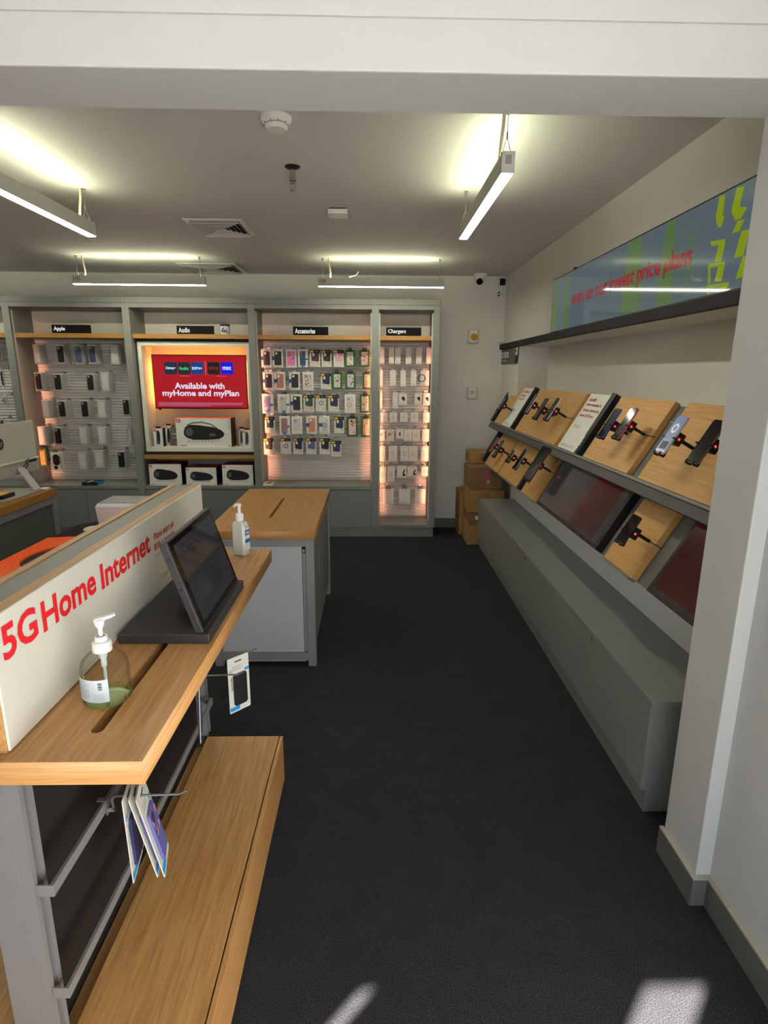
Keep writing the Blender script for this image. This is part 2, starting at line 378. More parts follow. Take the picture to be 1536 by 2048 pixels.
# cameras and small wall devices
t = thing('dome_camera', 'white turret security camera under the ceiling near the back right corner', 'camera', (1.03, 5.87, ZC))
MB().lathe((1.03, 5.87, ZC), [(.062, 0), (.062, -.014), (.052, -.022), (.048, -.05), (.04, -.064), (0, -.07)], 28).build('camera_base', WHITE, t, smooth=True)
MB().lathe((1.025, 5.855, ZC-.06), [(0, -.04), (.022, -.036), (.038, -.02), (.042, 0), (.038, .02), (.02, .036)], 24).build('camera_ball', WHITE, t, smooth=True)
MB().cyl((1.018, 5.834, ZC-.07), (1.012, 5.812, ZC-.078), .030, 24).build('lens_window', BLACKG, t)
t = thing('corner_camera', 'small square white camera with black face and cable in the back right corner', 'camera', (1.26, 5.98, 2.47))
fr = frame((1.262, 5.95, 2.478), X_, Z_)
MB().prism(rrect(fr, -.036, -.04, .036, .04, .014), (0, .03, 0)).build('camera_housing', WHITE, t, bevel=.002)
MB().prism([p-Y_*.002 for p in rrect(fr, -.029, -.032, .029, .032, .012)], (0, .002, 0)).build('camera_face', BLACKG, t)
MB().cyl((1.262, 5.98, 2.478), (1.262, 6.0, 2.478), .012, 12).build('wall_mount', WHITE, t)
MB().tube([(1.268, 5.965, 2.44), (1.285, 5.98, 2.41), (1.27, 5.985, 2.375), (1.238, 5.985, 2.36), (1.228, 5.99, 2.375)], .0035, 8).build('camera_cable', WHITE, t)
MB().tube([(1.244, 5.985, 2.362), (1.226, 5.985, 2.352)], .006, 8).tube([(1.246, 5.985, 2.388), (1.228, 5.985, 2.378)], .006, 8).build('cable_plug', BLACKM, t)
t = thing('strobe_alarm', 'white wall alarm with an amber lens on the back wall', 'alarm', (1.0, 6.0, 1.97))
MB().box(.943, 5.975, 1.903, 1.057, 6, 2.036).build('alarm_plate', mat('alarm_white', (196, 194, 184), .5), t, bevel=.005)
MB().box(.965, 5.955, 1.912, 1.04, 5.976, 2.03).build('alarm_housing', WHITE, t, bevel=.006)
MB().lathe((1.006, 5.956, 1.963), [(.034, 0), (.032, .012), (.022, .022), (0, .026)], 20, (0, -1, 0)).build('amber_lens', mat('amber', (226, 160, 14), .15, trans=.2), t, smooth=True)
t = thing('thermostat', 'cream wall thermostat on the back wall below the alarm', 'thermostat', (1.015, 6.0, 1.42))
fr = frame((1.013, 5.975, 1.424), X_, Z_)
MB().prism(rrect(fr, -.042, -.058, .042, .058, .014), (0, .024, 0)).build('thermostat_case', OFFW, t, bevel=.003)
MB().prism(rrect(frame((1.013, 5.995, 1.415), X_, Z_), -.062, -.07, .066, .06, .03), (0, .004, 0)).build('wall_plate', mat('alarm_plate2', (190, 188, 176), .6), t)
MB().box(.99, 5.9735, 1.418, 1.035, 5.9755, 1.442).build('display_window', mat('lcd_grey', (176, 176, 160), .3), t)
MB().box(.992, 5.973, 1.403, 1.02, 5.9755, 1.411).build('control_button', GREYI, t)
t = thing('motion_sensor', 'small white rectangular motion sensor in the corner above the ledge', 'sensor', (1.29, 5.98, 1.97))
MB().box(1.262, 5.965, 1.915, 1.308, 6.0, 2.016).build('sensor_housing', WHITE, t, bevel=.005)
MB().box(1.27, 5.963, 1.93, 1.30, 5.966, 2.0).build('sensor_lens', mat('lens_white', (214, 216, 208), .3), t, bevel=.001)
# sign on the corner column
t = thing('wall_sign', 'dark grey sign plate with a white strip on the corner column under the ledge', 'sign', (1.3, 5.7, 1.77))
MB().box(1.296, 5.36, 1.703, XR, 5.995, 1.845).build('sign_plate', mat('sign_grey', (76, 76, 76), .5), t, bevel=.002)
MB().box(1.2945, 5.68, 1.762, 1.297, 5.985, 1.812).build('white_strip', WHITEC, t)
text('sign_lettering', 'WIRELESS ZONE', (1.2942, 5.97, 1.768), -Y_, Z_, .27, .036, INK, t, bold=.02)
MB().box(1.2945, 5.77, 1.728, 1.297, 5.985, 1.741).build('grey_strip', GREYI, t)
t = thing('door_tag', 'white tag with a dark blue ribbon hanging at the right end of the wall sign', 'tag', (1.29, 5.35, 1.8))
MB().box(1.288, 5.325, 1.775, 1.295, 5.375, 1.84).build('tag_card', WHITEC, t); MB().box(1.286, 5.338, 1.80, 1.289, 5.362, 1.825).build('tag_print', INK, t)
MB().prism([(1.29, 5.38, 1.77), (1.29, 5.335, 1.775), (1.29, 5.34, 1.735), (1.29, 5.385, 1.70), (1.29, 5.42, 1.705)], (.004, 0, 0)).build('ribbon', mat('blue_ribbon', (24, 22, 92), .6), t)
# ------------------------------------------------------------------ menu screen
def emsurf(name, col, s, rough=.12):
    M = bpy.data.materials.new(name); M.use_nodes = True; b = M.node_tree.nodes['Principled BSDF']
    b.inputs['Base Color'].default_value = (.01, .01, .01, 1); b.inputs['Roughness'].default_value = rough; b.inputs['Specular IOR Level'].default_value = .28
    b.inputs['Emission Color'].default_value = (*sr(*col), 1); b.inputs['Emission Strength'].default_value = s; return M
t = thing('menu_screen', 'long wide menu screen with lime shapes and red lettering on the right wall', 'screen', (1.29, 3.2, 1.9))
SX = 1.288
MB().box(SX+.002, 2.0, 1.896, XR-.001, 4.372, 2.262).build('screen_housing', BLACK, t, bevel=.002)
MB().box(SX, 2.008, 1.903, SX+.003, 4.364, 2.254).build('screen_glass', emsurf('menu_glow', (104, 122, 130), .5, .05), t)
LIME = emsurf('menu_lime', (150, 172, 12), .6, .05); LIME2 = emsurf('menu_lime_soft', (104, 136, 84), .5, .05)
q = MB(); q2 = MB()
A = lambda x, y: at(1300+x/3.657, 200+y/3.657, 0, SX-.0006)
for P in ([(635,640),(690,632),(650,800),(595,810)], [(595,812),(655,780),(710,785),(660,870),(620,880)], [(640,885),(690,872),(655,955),(598,978)], [(670,955),(730,945),(680,1140),(615,1155)],
          [(680,1142),(745,1130),(690,1290),(625,1310)], [(690,1312),(725,1300),(715,1380),(665,1390)], [(790,590),(825,565),(790,735),(755,740)], [(510,705),(550,692),(530,850),(480,860)],
          [(480,862),(545,847),(520,930),(495,930)], [(440,1035),(550,1017),(548,1050),(450,1068)], [(505,1050),(548,1050),(520,1180),(470,1185)], [(430,1200),(550,1182),(546,1210),(440,1225)],
          [(500,1210),(546,1210),(522,1325),(470,1330)], [(415,1352),(580,1332),(572,1360),(425,1378)], [(520,1360),(572,1360),(550,1405),(510,1412)], [(425,1205),(442,1202),(440,1340),(424,1345)], [(414,1360),(432,1360),(434,1432),(418,1436)]):
    p = [A(*c) for c in P]; p = [Vector((SX-.0006, min(max(c.y, 2.02), 4.35), min(max(c.z, 1.906), 2.25))) for c in p]; q.prism(p, (.0004, 0, 0))
rnd = random.Random(3)
for y0 in [4.33, 4.31, 4.26, 4.23, 4.05, 4.02, 3.98, 3.1, 3.06, 3.02, 2.98, 2.92, 2.9, 2.75, 2.72, 2.68, 2.64, 2.6, 2.58, 2.52, 2.5, 2.47]:
    wd = rnd.uniform(.006, .022); za, zb = rnd.uniform(1.906, 2.0), rnd.uniform(2.1, 2.25); sh = rnd.uniform(-.02, .02)
    q2.prism([(SX-.0004, y0, za), (SX-.0004, y0-wd, za), (SX-.0004, y0-wd*.6+sh, zb), (SX-.0004, y0+sh, zb)], (.0002, 0, 0))
for y0, y1, c0, c1 in ((4.345, 4.22, .05, .02), (4.08, 3.97, .06, .0), (3.14, 2.93, .04, .02), (2.76, 2.60, .05, .03)):
    q2.prism([(SX-.0002, y0, 1.906), (SX-.0002, y1, 1.906), (SX-.0002, y1+c0, 2.25), (SX-.0002, y0-c1, 2.25)], (.0001, 0, 0))
q.build('lime_shapes', LIME, t); stuff(q2.build('lime_streaks', LIME2, t))
text('screen_lettering', 'even on our lowest price plans', (SX-.001, 3.925, 2.018), -Y_, Z_, 1.445, .105, emsurf('menu_red', (168, 30, 44), .6, .05), t, bold=.03)
MB().box(1.283, 3.9, 2.255, 1.305, 3.93, 2.268).build('screen_sensor', BLACK, t)

# ------------------------------------------------------------------ bench
BZ = .468
t = thing('storage_bench', 'long grey storage bench with a flat top under the phone shelves', 'bench', (1.17, 3.5, 0))
YS = at(1106, 1177, 2, BZ).y
MB().box(.999, 1.825, BZ-.02, 1.334, 5.295, BZ).build('bench_top', GREYB, t, bevel=.0015)
for ya, yb in ((1.831, YS-.001), (YS+.001, 5.29)): MB().box(1.0, ya, .1, 1.018, yb, BZ-.0225).build('door', GREYB, t, bevel=.001)
MB().box(1.0185, 1.835, .1, 1.334, 5.285, BZ-.0215).box(1.0385, 1.837, 0, 1.334, 5.283, .1).build('carcass', GREYB, t)
MB().box(1.022, 1.835, 0, 1.038, 5.285, .0985).build('plinth', GREYB, t)
MB().box(1.326, 1.835, BZ+.0005, 1.334, 5.29, .70).build('lit_wall_strip', mat('lit_strip_white', (226, 230, 236), .35), t)  # added strip; light on the wall put into its pale colour
for px in ((1186, 1276.5), (1051.6, 1117)):
    p = at(*px, 0, 1.0); MB().cyl((1.001, p.y, p.z), (.996, p.y, p.z), .009, 16).cyl((.9965, p.y, p.z), (.9945, p.y, p.z), .005, 12).build('lock', CHROME, t)

# ------------------------------------------------------------------ sloped phone shelves
c30, s30 = math.cos(math.radians(30)), math.sin(math.radians(30))
def tier(x0, z0): return (Vector((x0, 0, z0)), -Y_, Vector((s30, 0, c30)), Vector((-c30, 0, s30)))
UP = tier(1.165, 1.163); LO = tier(1.07, .786)
def atp(x, y, fr, off):
    d = (x-768)/F*_r - (y-1024)/F*_u + _w; o = Vector((0, 0, EYE)); n = fr[3]; p0 = fr[0]+n*off
    return o+d*((p0-o).dot(n)/d.dot(n))
def loc(p, fr): q = p-fr[0]; return q.dot(fr[1]), q.dot(fr[2]), q.dot(fr[3])
def shelf(fr, ya, yb, label, top, bot):
    t = thing('display_shelf', label, 'shelf', fr[0]+Y_*(ya+yb)/2, 'sloped phone shelves')
    MB().fbox(fr, -yb, -.002+bot, -.042, -ya, top, -.030).build('back_plate', GREYK, t)
    if fr is UP: MB().fbox(fr, -yb, -.016, -.042, -ya, -.002, .004).build('shelf_lip', mat('lip_grey', (118, 118, 116), .4, metal=.2), t, bevel=.001)
    return t
u = shelf(UP, 1.66, 5.70, 'upper sloped grey shelf of the phone wall with a dark front edge', .37, 0)
MB().fbox(UP, -5.70, -.062, -.042, -1.66, -.0165, -.004).build('front_fascia', GREYD, u)
o = UP[0]+UP[2]*-.036+UP[3]*-.042
MB().prism([(o.x, 1.66, o.z), (1.334, 1.66, o.z), (1.334, 1.66, o.z+.010), (o.x, 1.66, o.z+.010)], (0, 4.04, 0)).build('shelf_base', GREYD, u)
for yy in (1.70, 3.68, 5.66): MB().prism([(1.222, yy, 1.14), (1.334, yy, 1.14), (1.334, yy, 1.33)], (0, .012, 0)).build('bracket', GREYD, u)
l_ = shelf(LO, 1.66, 5.60, 'lower sloped grey shelf of the phone wall above the bench', .335, 0)
for yy in (1.70, 3.68, 5.56): MB().prism([(1.15, yy, .80), (1.334, yy, .80), (1.334, yy, 1.06), (1.305, yy, 1.06)], (0, .012, 0)).build('bracket', GREYD, l_)
BOARD_L = .378; LB_ = .368
def board(fr, xa, xb, label, name='display_board', L=BOARD_L, wood_=True, y0px=None):
    ya, yb = atp(*xa, fr, 0).y, atp(*xb, fr, 0).y
    t = thing(name, label, 'board', fr[0]+Y_*(ya+yb)/2, 'oak boards on the phone shelves')
    if fr is LO: L = LB_
    MB().fbox(fr, -ya, 0, -.0285, -yb, L, 0).build('board_panel', woodV, t, bevel=.001)
    if fr is LO: MB().fbox(fr, -ya, -.012, -.0285, -yb-.01, -.0005, .004).build('board_lip', mat('lip_grey', (118, 118, 116), .4, metal=.2), t)
    return t, ya, yb
MOUNTG = 'security mounts holding phones'
def slot(t, fr, ua, ub, v): MB().fbox(fr, ua, v-.002, -.001, ub, v+.002, .0005).build('slot', BLACKM, t)
def phone(fr, c, label, mlabel, body=(30, 30, 34), edge=None, L=.158, Wd=.076, lit=None, off=.112, arm=True, cat='phone', nm='display_phone'):
    p = atp(*c, fr, off); uu, vv, _ = loc(p, fr)
    t = thing(nm, label, cat, p, 'phones on the sloped shelves')
    o, U, V, N = fr; f2 = (o+U*uu+V*vv+N*off, U, V, N)
    MB().prism([q-N*.008 for q in rrect(f2, -Wd/2, -L/2, Wd/2, L/2, .012 if Wd < .1 else .02)], N*.007).build('phone_body', colmat(edge or body), t, bevel=.001)
    sc = MB().prism([q-N*.001 for q in rrect(f2, -Wd/2+.002, -L/2+.002, Wd/2-.002, L/2-.002, .011)], N*.0012)
    if lit:
        sc.build('phone_screen', emsurf('phone_screen_lit', (150, 160, 186), .55, .15), t)
        MB().lathe(f2[0]+V*.028+N*.0003, [(.012, 0), (.012, .0004), (.021, .0004), (.021, 0)], 24, N).build('wallpaper_ring', emsurf('ring_lit', (225, 230, 240), .7), t)
        MB().fbox(f2, -.024, -.062, .0002, .024, -.030, .0006).build('screen_card', emsurf('card_lit', (40, 50, 90), .5), t)
        MB().fbox(f2, -.034, -L/2+.006, .0002, .034, -.066, .0006).build('screen_bar', emsurf('bar_lit', (215, 210, 214), .6), t)
    else: sc.build('phone_screen', BLACKG, t)
    MB().fbox(f2, -Wd/2-.0012, .02, -.006, -Wd/2, .045, -.003).build('side_button', STEEL, t)
    m_ = thing('security_mount', mlabel, 'mount', o+U*uu+V*vv, MOUNTG)
    k = MB(); k.fbox(f2, -.024, -.028, -.046, .024, .022, -.0095); k.build('alarm_puck', BLACK, m_, bevel=.004)
    k = MB().lathe(f2[0]+U*.024-N*.027-V*.004, [(0, .0012), (.004, .001), (.0046, 0)], 14, U); k.build('red_light', emis('red_led', (255, 40, 46), 5.0), m_)
    k = MB().lathe(f2[0]+U*.0235-N*.027-V*.004, [(.010, 0), (.010, .001), (.006, .0013)], 14, U); k.build('light_bezel', mat('red_bezel', (90, 16, 18), .4), m_)
    if arm: MB().cyl(f2[0]-N*.044, f2[0]-N*(off-.002), .0075, 12).build('arm', BLACK, m_, smooth=True)
    c = MB()
    for sx_ in (-1, 1):
        c.tube([f2[0]-N*.02-V*.012, f2[0]+U*sx_*(Wd/2+.0045)-V*.012-N*.013, f2[0]+U*sx_*(Wd/2+.0045)-V*.012+N*.004, f2[0]+U*sx_*(Wd/2-.004)-V*.012+N*.004], .003, 8)
        c.tube([f2[0]-N*.02-V*.02, f2[0]+U*sx_*Wd*.28-V*(L/2+.005)-N*.016, f2[0]+U*sx_*Wd*.28-V*(L/2+.007)+N*.0055, f2[0]+U*sx_*Wd*.28-V*(L/2-.006)+N*.0055], .0042, 8)
    c.build('claw', BLACK, m_)
    return uu, vv
def strip(fr, c, label, word, wd=.03):
    yb = atp(*c, fr, 0).y; t = thing('brand_strip', label, 'strip', fr[0]+Y_*yb, 'black name strips between boards')
    o, U, V, N = fr; f2 = (o-U*yb, U, V, N)
    MB().prism([f2[0]+U*a+N*b for a, b in ((0, -.0285), (wd, -.0285), (wd, .004), (wd*.8, .013), (wd*.5, .016), (wd*.2, .013), (0, .004))], V*.388).build('strip_body', BLACK, t)
    if word: text('strip_lettering', word, f2[0]+U*wd*.9+V*.025+N*.0160, V, -U, .085, wd*.78, mat('white_letter', (236, 236, 236), .5), t, bold=.035, depth=.001)
    return t
def card(fr, xa, xb, label, lines, L=BOARD_L):
    ya, yb = atp(*xa, fr, .001).y, atp(*xb, fr, .001).y; o, U, V, N = fr
    t = thing('price_card', label, 'sign', o+Y_*(ya+yb)/2, 'white price cards on the upper phone shelf')
    MB().fbox(fr, -ya, .001, .0008, -yb, L-.001, .0028).build('card_panel', WHITEC, t)
    wd = ya-yb; f0 = o-U*ya
    for i, (s, ww) in enumerate(lines):
        text('headline', s, f0+U*wd*.12+V*(L-.052-.036*i)+N*.003, U, V, wd*ww, .024, REDD, t, bold=.02)
    g = MB()
    for i in range(3): g.fbox((f0, U, V, N), wd*.12, L-.215-i*.008, .0028, wd*(.5+.1*(i % 2)), L-.2125-i*.008, .0031)
    for i in range(3): g.fbox((f0, U, V, N), wd*.1, .03-i*.007, .0028, wd*.85, .0325-i*.007, .0031)
    stuff(g.build('small_print', GREYI, t)); return t
# upper row
strip(UP, (983, 841), 'black name strip at the far end of the upper phone shelf', None, .03)
b1, *_ = board(UP, (988.5, 843.5), (1003, 849), 'short oak board at the far end of the upper phone shelf')
phone(UP, (1003, 808), 'dark phone seen edge on at the far end of the upper shelf', 'mount behind the farthest phone on the upper shelf', L=.12)
board(UP, (1003.5, 849), (1021, 856), 'narrow oak board behind the farther white price card'); card(UP, (1003.5, 849), (1020, 855), 'white price card with small red lettering, the farther of the two', [('Get $800 off', .75), ('5 lines', .5), ('Only $25', .55)])
strip(UP, (1021.5, 857), 'black name strip right of the farther white price card', 'Samsung', .03)
bb, ya, yb = board(UP, (1029, 860), (1108, 890), 'wide oak board with three phones on the upper shelf')
for c, l in (((1062, 806), 'leftmost'), ((1081, 816), 'middle'), ((1104, 817), 'rightmost')):
    uv = phone(UP, c, l+' of the three dark phones on the wide upper oak board', 'mount holding the %s of three phones on the wide oak board' % l, edge=(190, 190, 192) if l != 'middle' else (52, 52, 58))
slot(bb, UP, uv[0], uv[0]+.13, uv[1])
board(UP, (1115, 893), (1149, 907), 'narrow oak board behind the nearer white price card'); card(UP, (1115, 893), (1147, 906), 'white price card reading bundle your mobile and home internet', [('Bundle', .36), ('your mobile &', .78), ('home internet,', .84), ('save $15/mo', .72)])
strip(UP, (1149.5, 907.5), 'black name strip with a white word right of the bundle price card', 'Apple', .042)
bb, ya, yb = board(UP, (1165, 913), (1252, 948), 'oak board carrying a blue and a pink phone on the upper shelf')
phone(UP, (1218, 845), 'phone with a bright blue edge on the upper shelf', 'mount holding the blue edged phone', edge=(60, 66, 170))
uv = phone(UP, (1250, 845), 'phone with a pink edge on the upper shelf', 'mount holding the pink edged phone', edge=(190, 90, 120))
slot(bb, UP, uv[0], uv[0]+.105, uv[1])
bb, ya, yb = board(UP, (1275, 955), (1428, 1018), 'nearest oak board on the upper shelf beside the white pillar')
phone(UP, (1342, 869), 'phone with a lit pale screen on the nearest upper oak board', 'mount holding the phone with the lit screen', edge=(170, 170, 176), lit=1, L=.165)
uv = phone(UP, (1412, 882), 'black phone with a bronze edge beside the white pillar', 'mount holding the bronze edged phone beside the pillar', edge=(120, 96, 80), L=.17, Wd=.08)
slot(bb, UP, uv[0], uv[0]+.1, uv[1])
# lower row
strip(LO, (960, 926), 'black name strip at the far end of the lower phone shelf', 'Google', .03)
bb, *_ = board(LO, (968, 930), (992, 950), 'farthest oak board on the lower shelf with two phones')
phone(LO, (987, 889), 'pink edged phone on the farthest lower oak board', 'mount holding the pink edged phone on the lower shelf', edge=(186, 120, 110), L=.14)
uv = phone(LO, (996, 896), 'grey phone on the farthest lower oak board', 'mount holding the grey phone on the farthest lower board', edge=(70, 68, 72), body=(70, 68, 72))
bb, *_ = board(LO, (993, 951), (1031, 980), 'second oak board from the far end of the lower shelf')
phone(LO, (1021, 911), 'small grey phone on the second lower oak board', 'mount holding the small grey phone', edge=(150, 148, 166), L=.10, Wd=.06)
uv = phone(LO, (1040, 917), 'silver phone on the second lower oak board', 'mount holding the silver phone on the lower shelf', edge=(160, 158, 178))
slot(bb, LO, uv[0], uv[0]+.05, uv[1])
strip(LO, (1032, 981), 'plain black strip between the second and third lower boards', None, .018)
bb, *_ = board(LO, (1039, 985), (1064, 1003), 'oak board behind the black tablet on the lower shelf')
uv = phone(LO, (1073, 926), 'black tablet standing upright on the lower shelf', 'mount holding the black tablet', L=.25, Wd=.17, cat='tablet', nm='display_tablet')
slot(bb, LO, uv[0], uv[0]+.08, uv[1])
bb, *_ = board(LO, (1202, 1121), (1254, 1168), 'oak board between the two black screens on the lower shelf', L=.37)
uv = phone(LO, (1256, 1057), 'black folding phone on the board between the two dark screens', 'black mount on the board between the two dark screens', body=(20, 20, 22), L=.13)
slot(bb, LO, uv[0], uv[0]+.1, uv[1])
def monitor(xa, xb, label, red, word):
    ya, yb = atp(*xa, LO, .012).y, (xb if isinstance(xb, float) else atp(*xb, LO, .012).y); o, U, V, N = LO
    t = thing('display_monitor', label, 'screen', o+Y_*(ya+yb)/2, 'dark screens on the lower phone shelf')
    MB().fbox(LO, -ya, .001, -.0285, -yb, .368, .012).build('monitor_case', BLACK, t, bevel=.002)
    e = .022
    MB().fbox(LO, -ya+e, .022, .012, -yb-e, .350, .0128).build('monitor_glass', emsurf('dark_glow', (56, 54, 54), .45, .12), t)
    MB().fbox(LO, -ya+e+(ya-yb)*red[0], red[1], .0129, -ya+e+(ya-yb-2*e)*red[2], red[3], .0134).build('red_panel', emsurf('dim_red', (70, 18, 18), .45, .12), t)
    if word: text('screen_lettering', word, o-U*ya+U*((ya-yb)*.36)+V*.29+N*.0138, U, V, .12, .035, emsurf('dim_white', (150, 110, 108), .5), t, bold=.02)
monitor((1066, 1014), (1183, 1107), 'wide dark screen with a dim red panel on the lower shelf', (.56, .03, .93, .33), None)
monitor((1285, 1189), 1.72, 'dark red screen beside the white pillar on the lower shelf', (.0, .03, 1.0, .36), 'Save')

# ------------------------------------------------------------------ cardboard boxes in the corner
def cbox(x0, y0, z0, x1, y1, z1, label, m_=KRAFT, tape=True, flap=False):
    t = thing('cardboard_box', label, 'box', ((x0+x1)/2, (y0+y1)/2, z0), 'cardboard boxes in the back corner')
    MB().box(x0, y0, z0, x1, y1, z1).build('carton', m_, t, bevel=.003)
    if tape: cx = (x0+x1)/2; MB().box(cx-.024, y0-.0008, z0+.02, cx+.024, y0, z1-.002).box(cx-.024, y0, z1, cx+.024, y1, z1+.0008).build('tape', TAPE, t)
    MB().box(x0, y0, z1, x1, (y0+y1)/2-.001, z1+.004).box(x0, (y0+y1)/2+.001, z1, x1, y1, z1+.004).build('flap', m_, t)
    return t
cbox(.913, 5.34, .0, 1.27, 5.70, .190, 'lowest cardboard box of the corner stack standing on the carpet')
t = cbox(.925, 5.35, .197, 1.28, 5.70, .312, 'low cardboard box with a white label, second from the floor', KRAFT2)
MB().box(.985, 5.348, .245, 1.03, 5.35, .285).build('shipping_label', WHITEC, t)
cbox(.915, 5.335, .32, 1.25, 5.68, .525, 'cardboard box level with the bench top, third from the floor')
t = cbox(.915, 5.34, .552, 1.215, 5.68, .745, 'cardboard box with red printed tape under the topmost box', KRAFT2, tape=False)
MB().box(1.065, 5.338, .56, 1.115, 5.34, .74).build('red_tape', mat('red_tape', (152, 84, 74), .4), t)
text('tape_lettering', 'V', (1.075, 5.3378, .60), X_, Z_, .03, .035, WHITEC, t)
MB().box(.92, 5.36, .530, 1.21, 5.67, .551).build('liner_tray', KRAFT, t)
cbox(.958, 5.62, .75, 1.22, 5.90, .852, 'topmost cardboard box of the corner stack', KRAFT)
cbox(.885, 5.71, 0, 1.25, 5.985, .44, 'tall cardboard box on the carpet behind the corner stack', KRAFT)
# ------------------------------------------------------------------ cabinets along the back wall
YF, YI = 5.60, 5.965          # front of the posts, back panel
PW = .065
def slats(x0, x1, z0, z1, t):
    b_ = MB(); z = z1; p = .0285
    while z-p > z0:
        b_.add([(x0, YI, z), (x1, YI, z), (x1, YI-.018, z-p*.35), (x0, YI-.018, z-p*.35), (x1, YI-.016, z-p*.62), (x0, YI-.016, z-p*.62), (x1, YI, z-p), (x0, YI, z-p)],
               [(0, 3, 2, 1), (3, 5, 4, 2), (5, 7, 6, 4), (0, 7, 5, 3), (1, 2, 4, 6), (0, 1, 6, 7)]); z -= p
    return stuff(b_.build('slat_panel', SLAT, t))
def cabinet(xl, xr, label, right_post=False, low=.52, doors=2, shelf_z=1.949, slat=True, led=(1, 1), shelf_y=5.63):
    t = thing('display_cabinet', label, 'cabinet', ((xl+xr)/2, 5.8, 0), 'grey display cabinets along the back wall')
    xi0, xi1 = xl+PW, (xr-.058 if right_post else xr)
    for x in ([xl] + ([xr-.058] if right_post else [])):
        x2 = x+PW if x == xl else xr
        MB().box(x, YF, .1, x2-.0005, YF+.02, 2.218).build('post', GREY, t, bevel=.001)
        MB().box(x+.002, YF+.0205, .1, x2-.002, 5.99, 2.218).build('side_panel', GREY, t)
    MB().box(xl+PW, YF+.001, 2.178, xi1-.0005, YF+.02, 2.218).build('top_rail', GREY, t)
    MB().box(xl, YF-.006, 2.2185, xr-.001, 5.99, 2.268).build('crown', GREY, t, bevel=.001)
    MB().box(xi0, YF+.0205, 2.178, xi1, YI, 2.217).build('top_panel', GREY, t)
    MB().box(xi0-.0015, YI, .1, xi1+.0015, 5.992, 2.17).build('back_panel', NICHE, t)
    if slat: slats(xi0+.002, xi1-.002, low+.008, shelf_z-.044, t)
    MB().box(xi0+.001, shelf_y, shelf_z-.04, xi1-.001, YI-.001, shelf_z).build('wood_shelf', woodS, t, bevel=.001)
    if doors:
        MB().box(xl+PW, YF-.0, low-.032, xi1-.0005, YI-.001, low).build('counter', GREY, t, bevel=.001)
        n = doors; w_ = (xi1-xi0)/n
        for i in range(n):
            MB().box(xi0+i*w_+.0015, YF, .102, xi0+(i+1)*w_-.0015, YF+.018, low-.040).build('door', mat('door_laminate', (118, 121, 124), .5, noise=.03, nscale=40), t, bevel=.001)
        MB().box(xi0+.001, YF+.02, .102, xi1-.001, YI-.002, low-.034).build('carcass', GREY, t)
    else:
        MB().box(xi0, YF+.001, .1, xi1, YI-.001, low).build('base_panel', GREY, t, bevel=.001)
    MB().box(xl, YF+.02, 0, xr-(.01 if right_post else .001), 5.98, .099).build('plinth', GREY, t)
    for s_, x in ((0, xi0+.0015), (1, xi1-.0135)):
        if led[s_]:
            xa = x if s_ else x; MB().box(x, YF+.0215, low+.03, x+.012, YF+.0285, 2.15).build('led_channel', LB, t)
            MB().box(x+.002, YF+.0286, low+.035, x+.010, YF+.0292, 2.145).build('led_strip', WARM, t)
            al = bpy.data.lights.new('cabinet_led', 'AREA'); al.shape = 'RECTANGLE'; al.size = .012; al.size_y = 2.1-low; al.energy = LEDW*(2.1-low); al.color = (1, .40, .22); al.spread = math.radians(40)
            ao = bpy.data.objects.new('cabinet_led', al); COL.objects.link(ao); ao.location = (x+.006, YF+.030, (low+2.18)/2)
            ao.rotation_euler = Vector(((.02 if s_ == 0 else -.02), 1, 0)).to_track_quat('-Z', 'Z').to_euler()
    return t, xi0, xi1
P = [-4.52, -3.38, -2.296, -1.152, -.008, .622]
c0 = cabinet(P[0], P[1], 'grey display cabinet cut off by the left edge behind the computer', led=(0, 0))
c1 = cabinet(P[1], P[2], 'grey slat wall cabinet with clear phone case packs and a warm glow on its left', led=(1, 0))
c2 = cabinet(P[2], P[3], 'grey cabinet holding the red screen and the boxed speakers', slat=False, led=(0, 0))
c3 = cabinet(P[3], P[4], 'grey slat wall cabinet with rows of carded phone cases and glowing sides')
c4 = cabinet(P[4], P[5], 'narrow slat wall cabinet at the right end with white charger boxes', right_post=True, low=.13, doors=0)
# category signs standing on the wooden shelves
def csign(x0, x1, word, label, y=5.69):
    t = thing('category_sign', label, 'sign', ((x0+x1)/2, y, 1.9495), 'black category signs on the wooden shelves')
    MB().box(x0, y, 1.9495, x1, y+.02, 2.028).build('sign_block', mat('sign_black', (14, 12, 12), .7, spec=.2), t, bevel=.001)
    text('sign_lettering', word, (x0+.018, y-.0008, 1.966), X_, Z_, min(.021*len(word), .19), .046, emis('sign_white', (240, 240, 240), .75), t, bold=.035)
    return t
csign(-2.995, -2.64, 'Apple', 'black sign on the wooden shelf above the clear phone case packs')
csign(-1.838, -1.492, 'Audio', 'black sign reading Audio above the red screen')
csign(-.75, -.42, 'Accessories', 'black sign reading Accessories above the carded phone cases')
csign(.126, .458, 'Chargers', 'black sign reading Chargers in the narrow right cabinet')
t = thing('candle_jar', 'white jar with a purple lid right of the audio sign', 'jar', (-1.395, 5.73, 1.95))
MB().lathe((-1.395, 5.73, 1.9495), [(0, 0), (.042, 0), (.045, .006), (.045, .074), (.041, .078), (0, .078)], 28).build('jar_glass', WHITEC, t, smooth=True)
MB().lathe((-1.395, 5.73, 2.0275), [(.045, 0), (.046, .002), (.046, .017), (.043, .02), (0, .02)], 28).build('lid', mat('purple_lid', (66, 48, 84), .4), t, smooth=True)
w = MB()
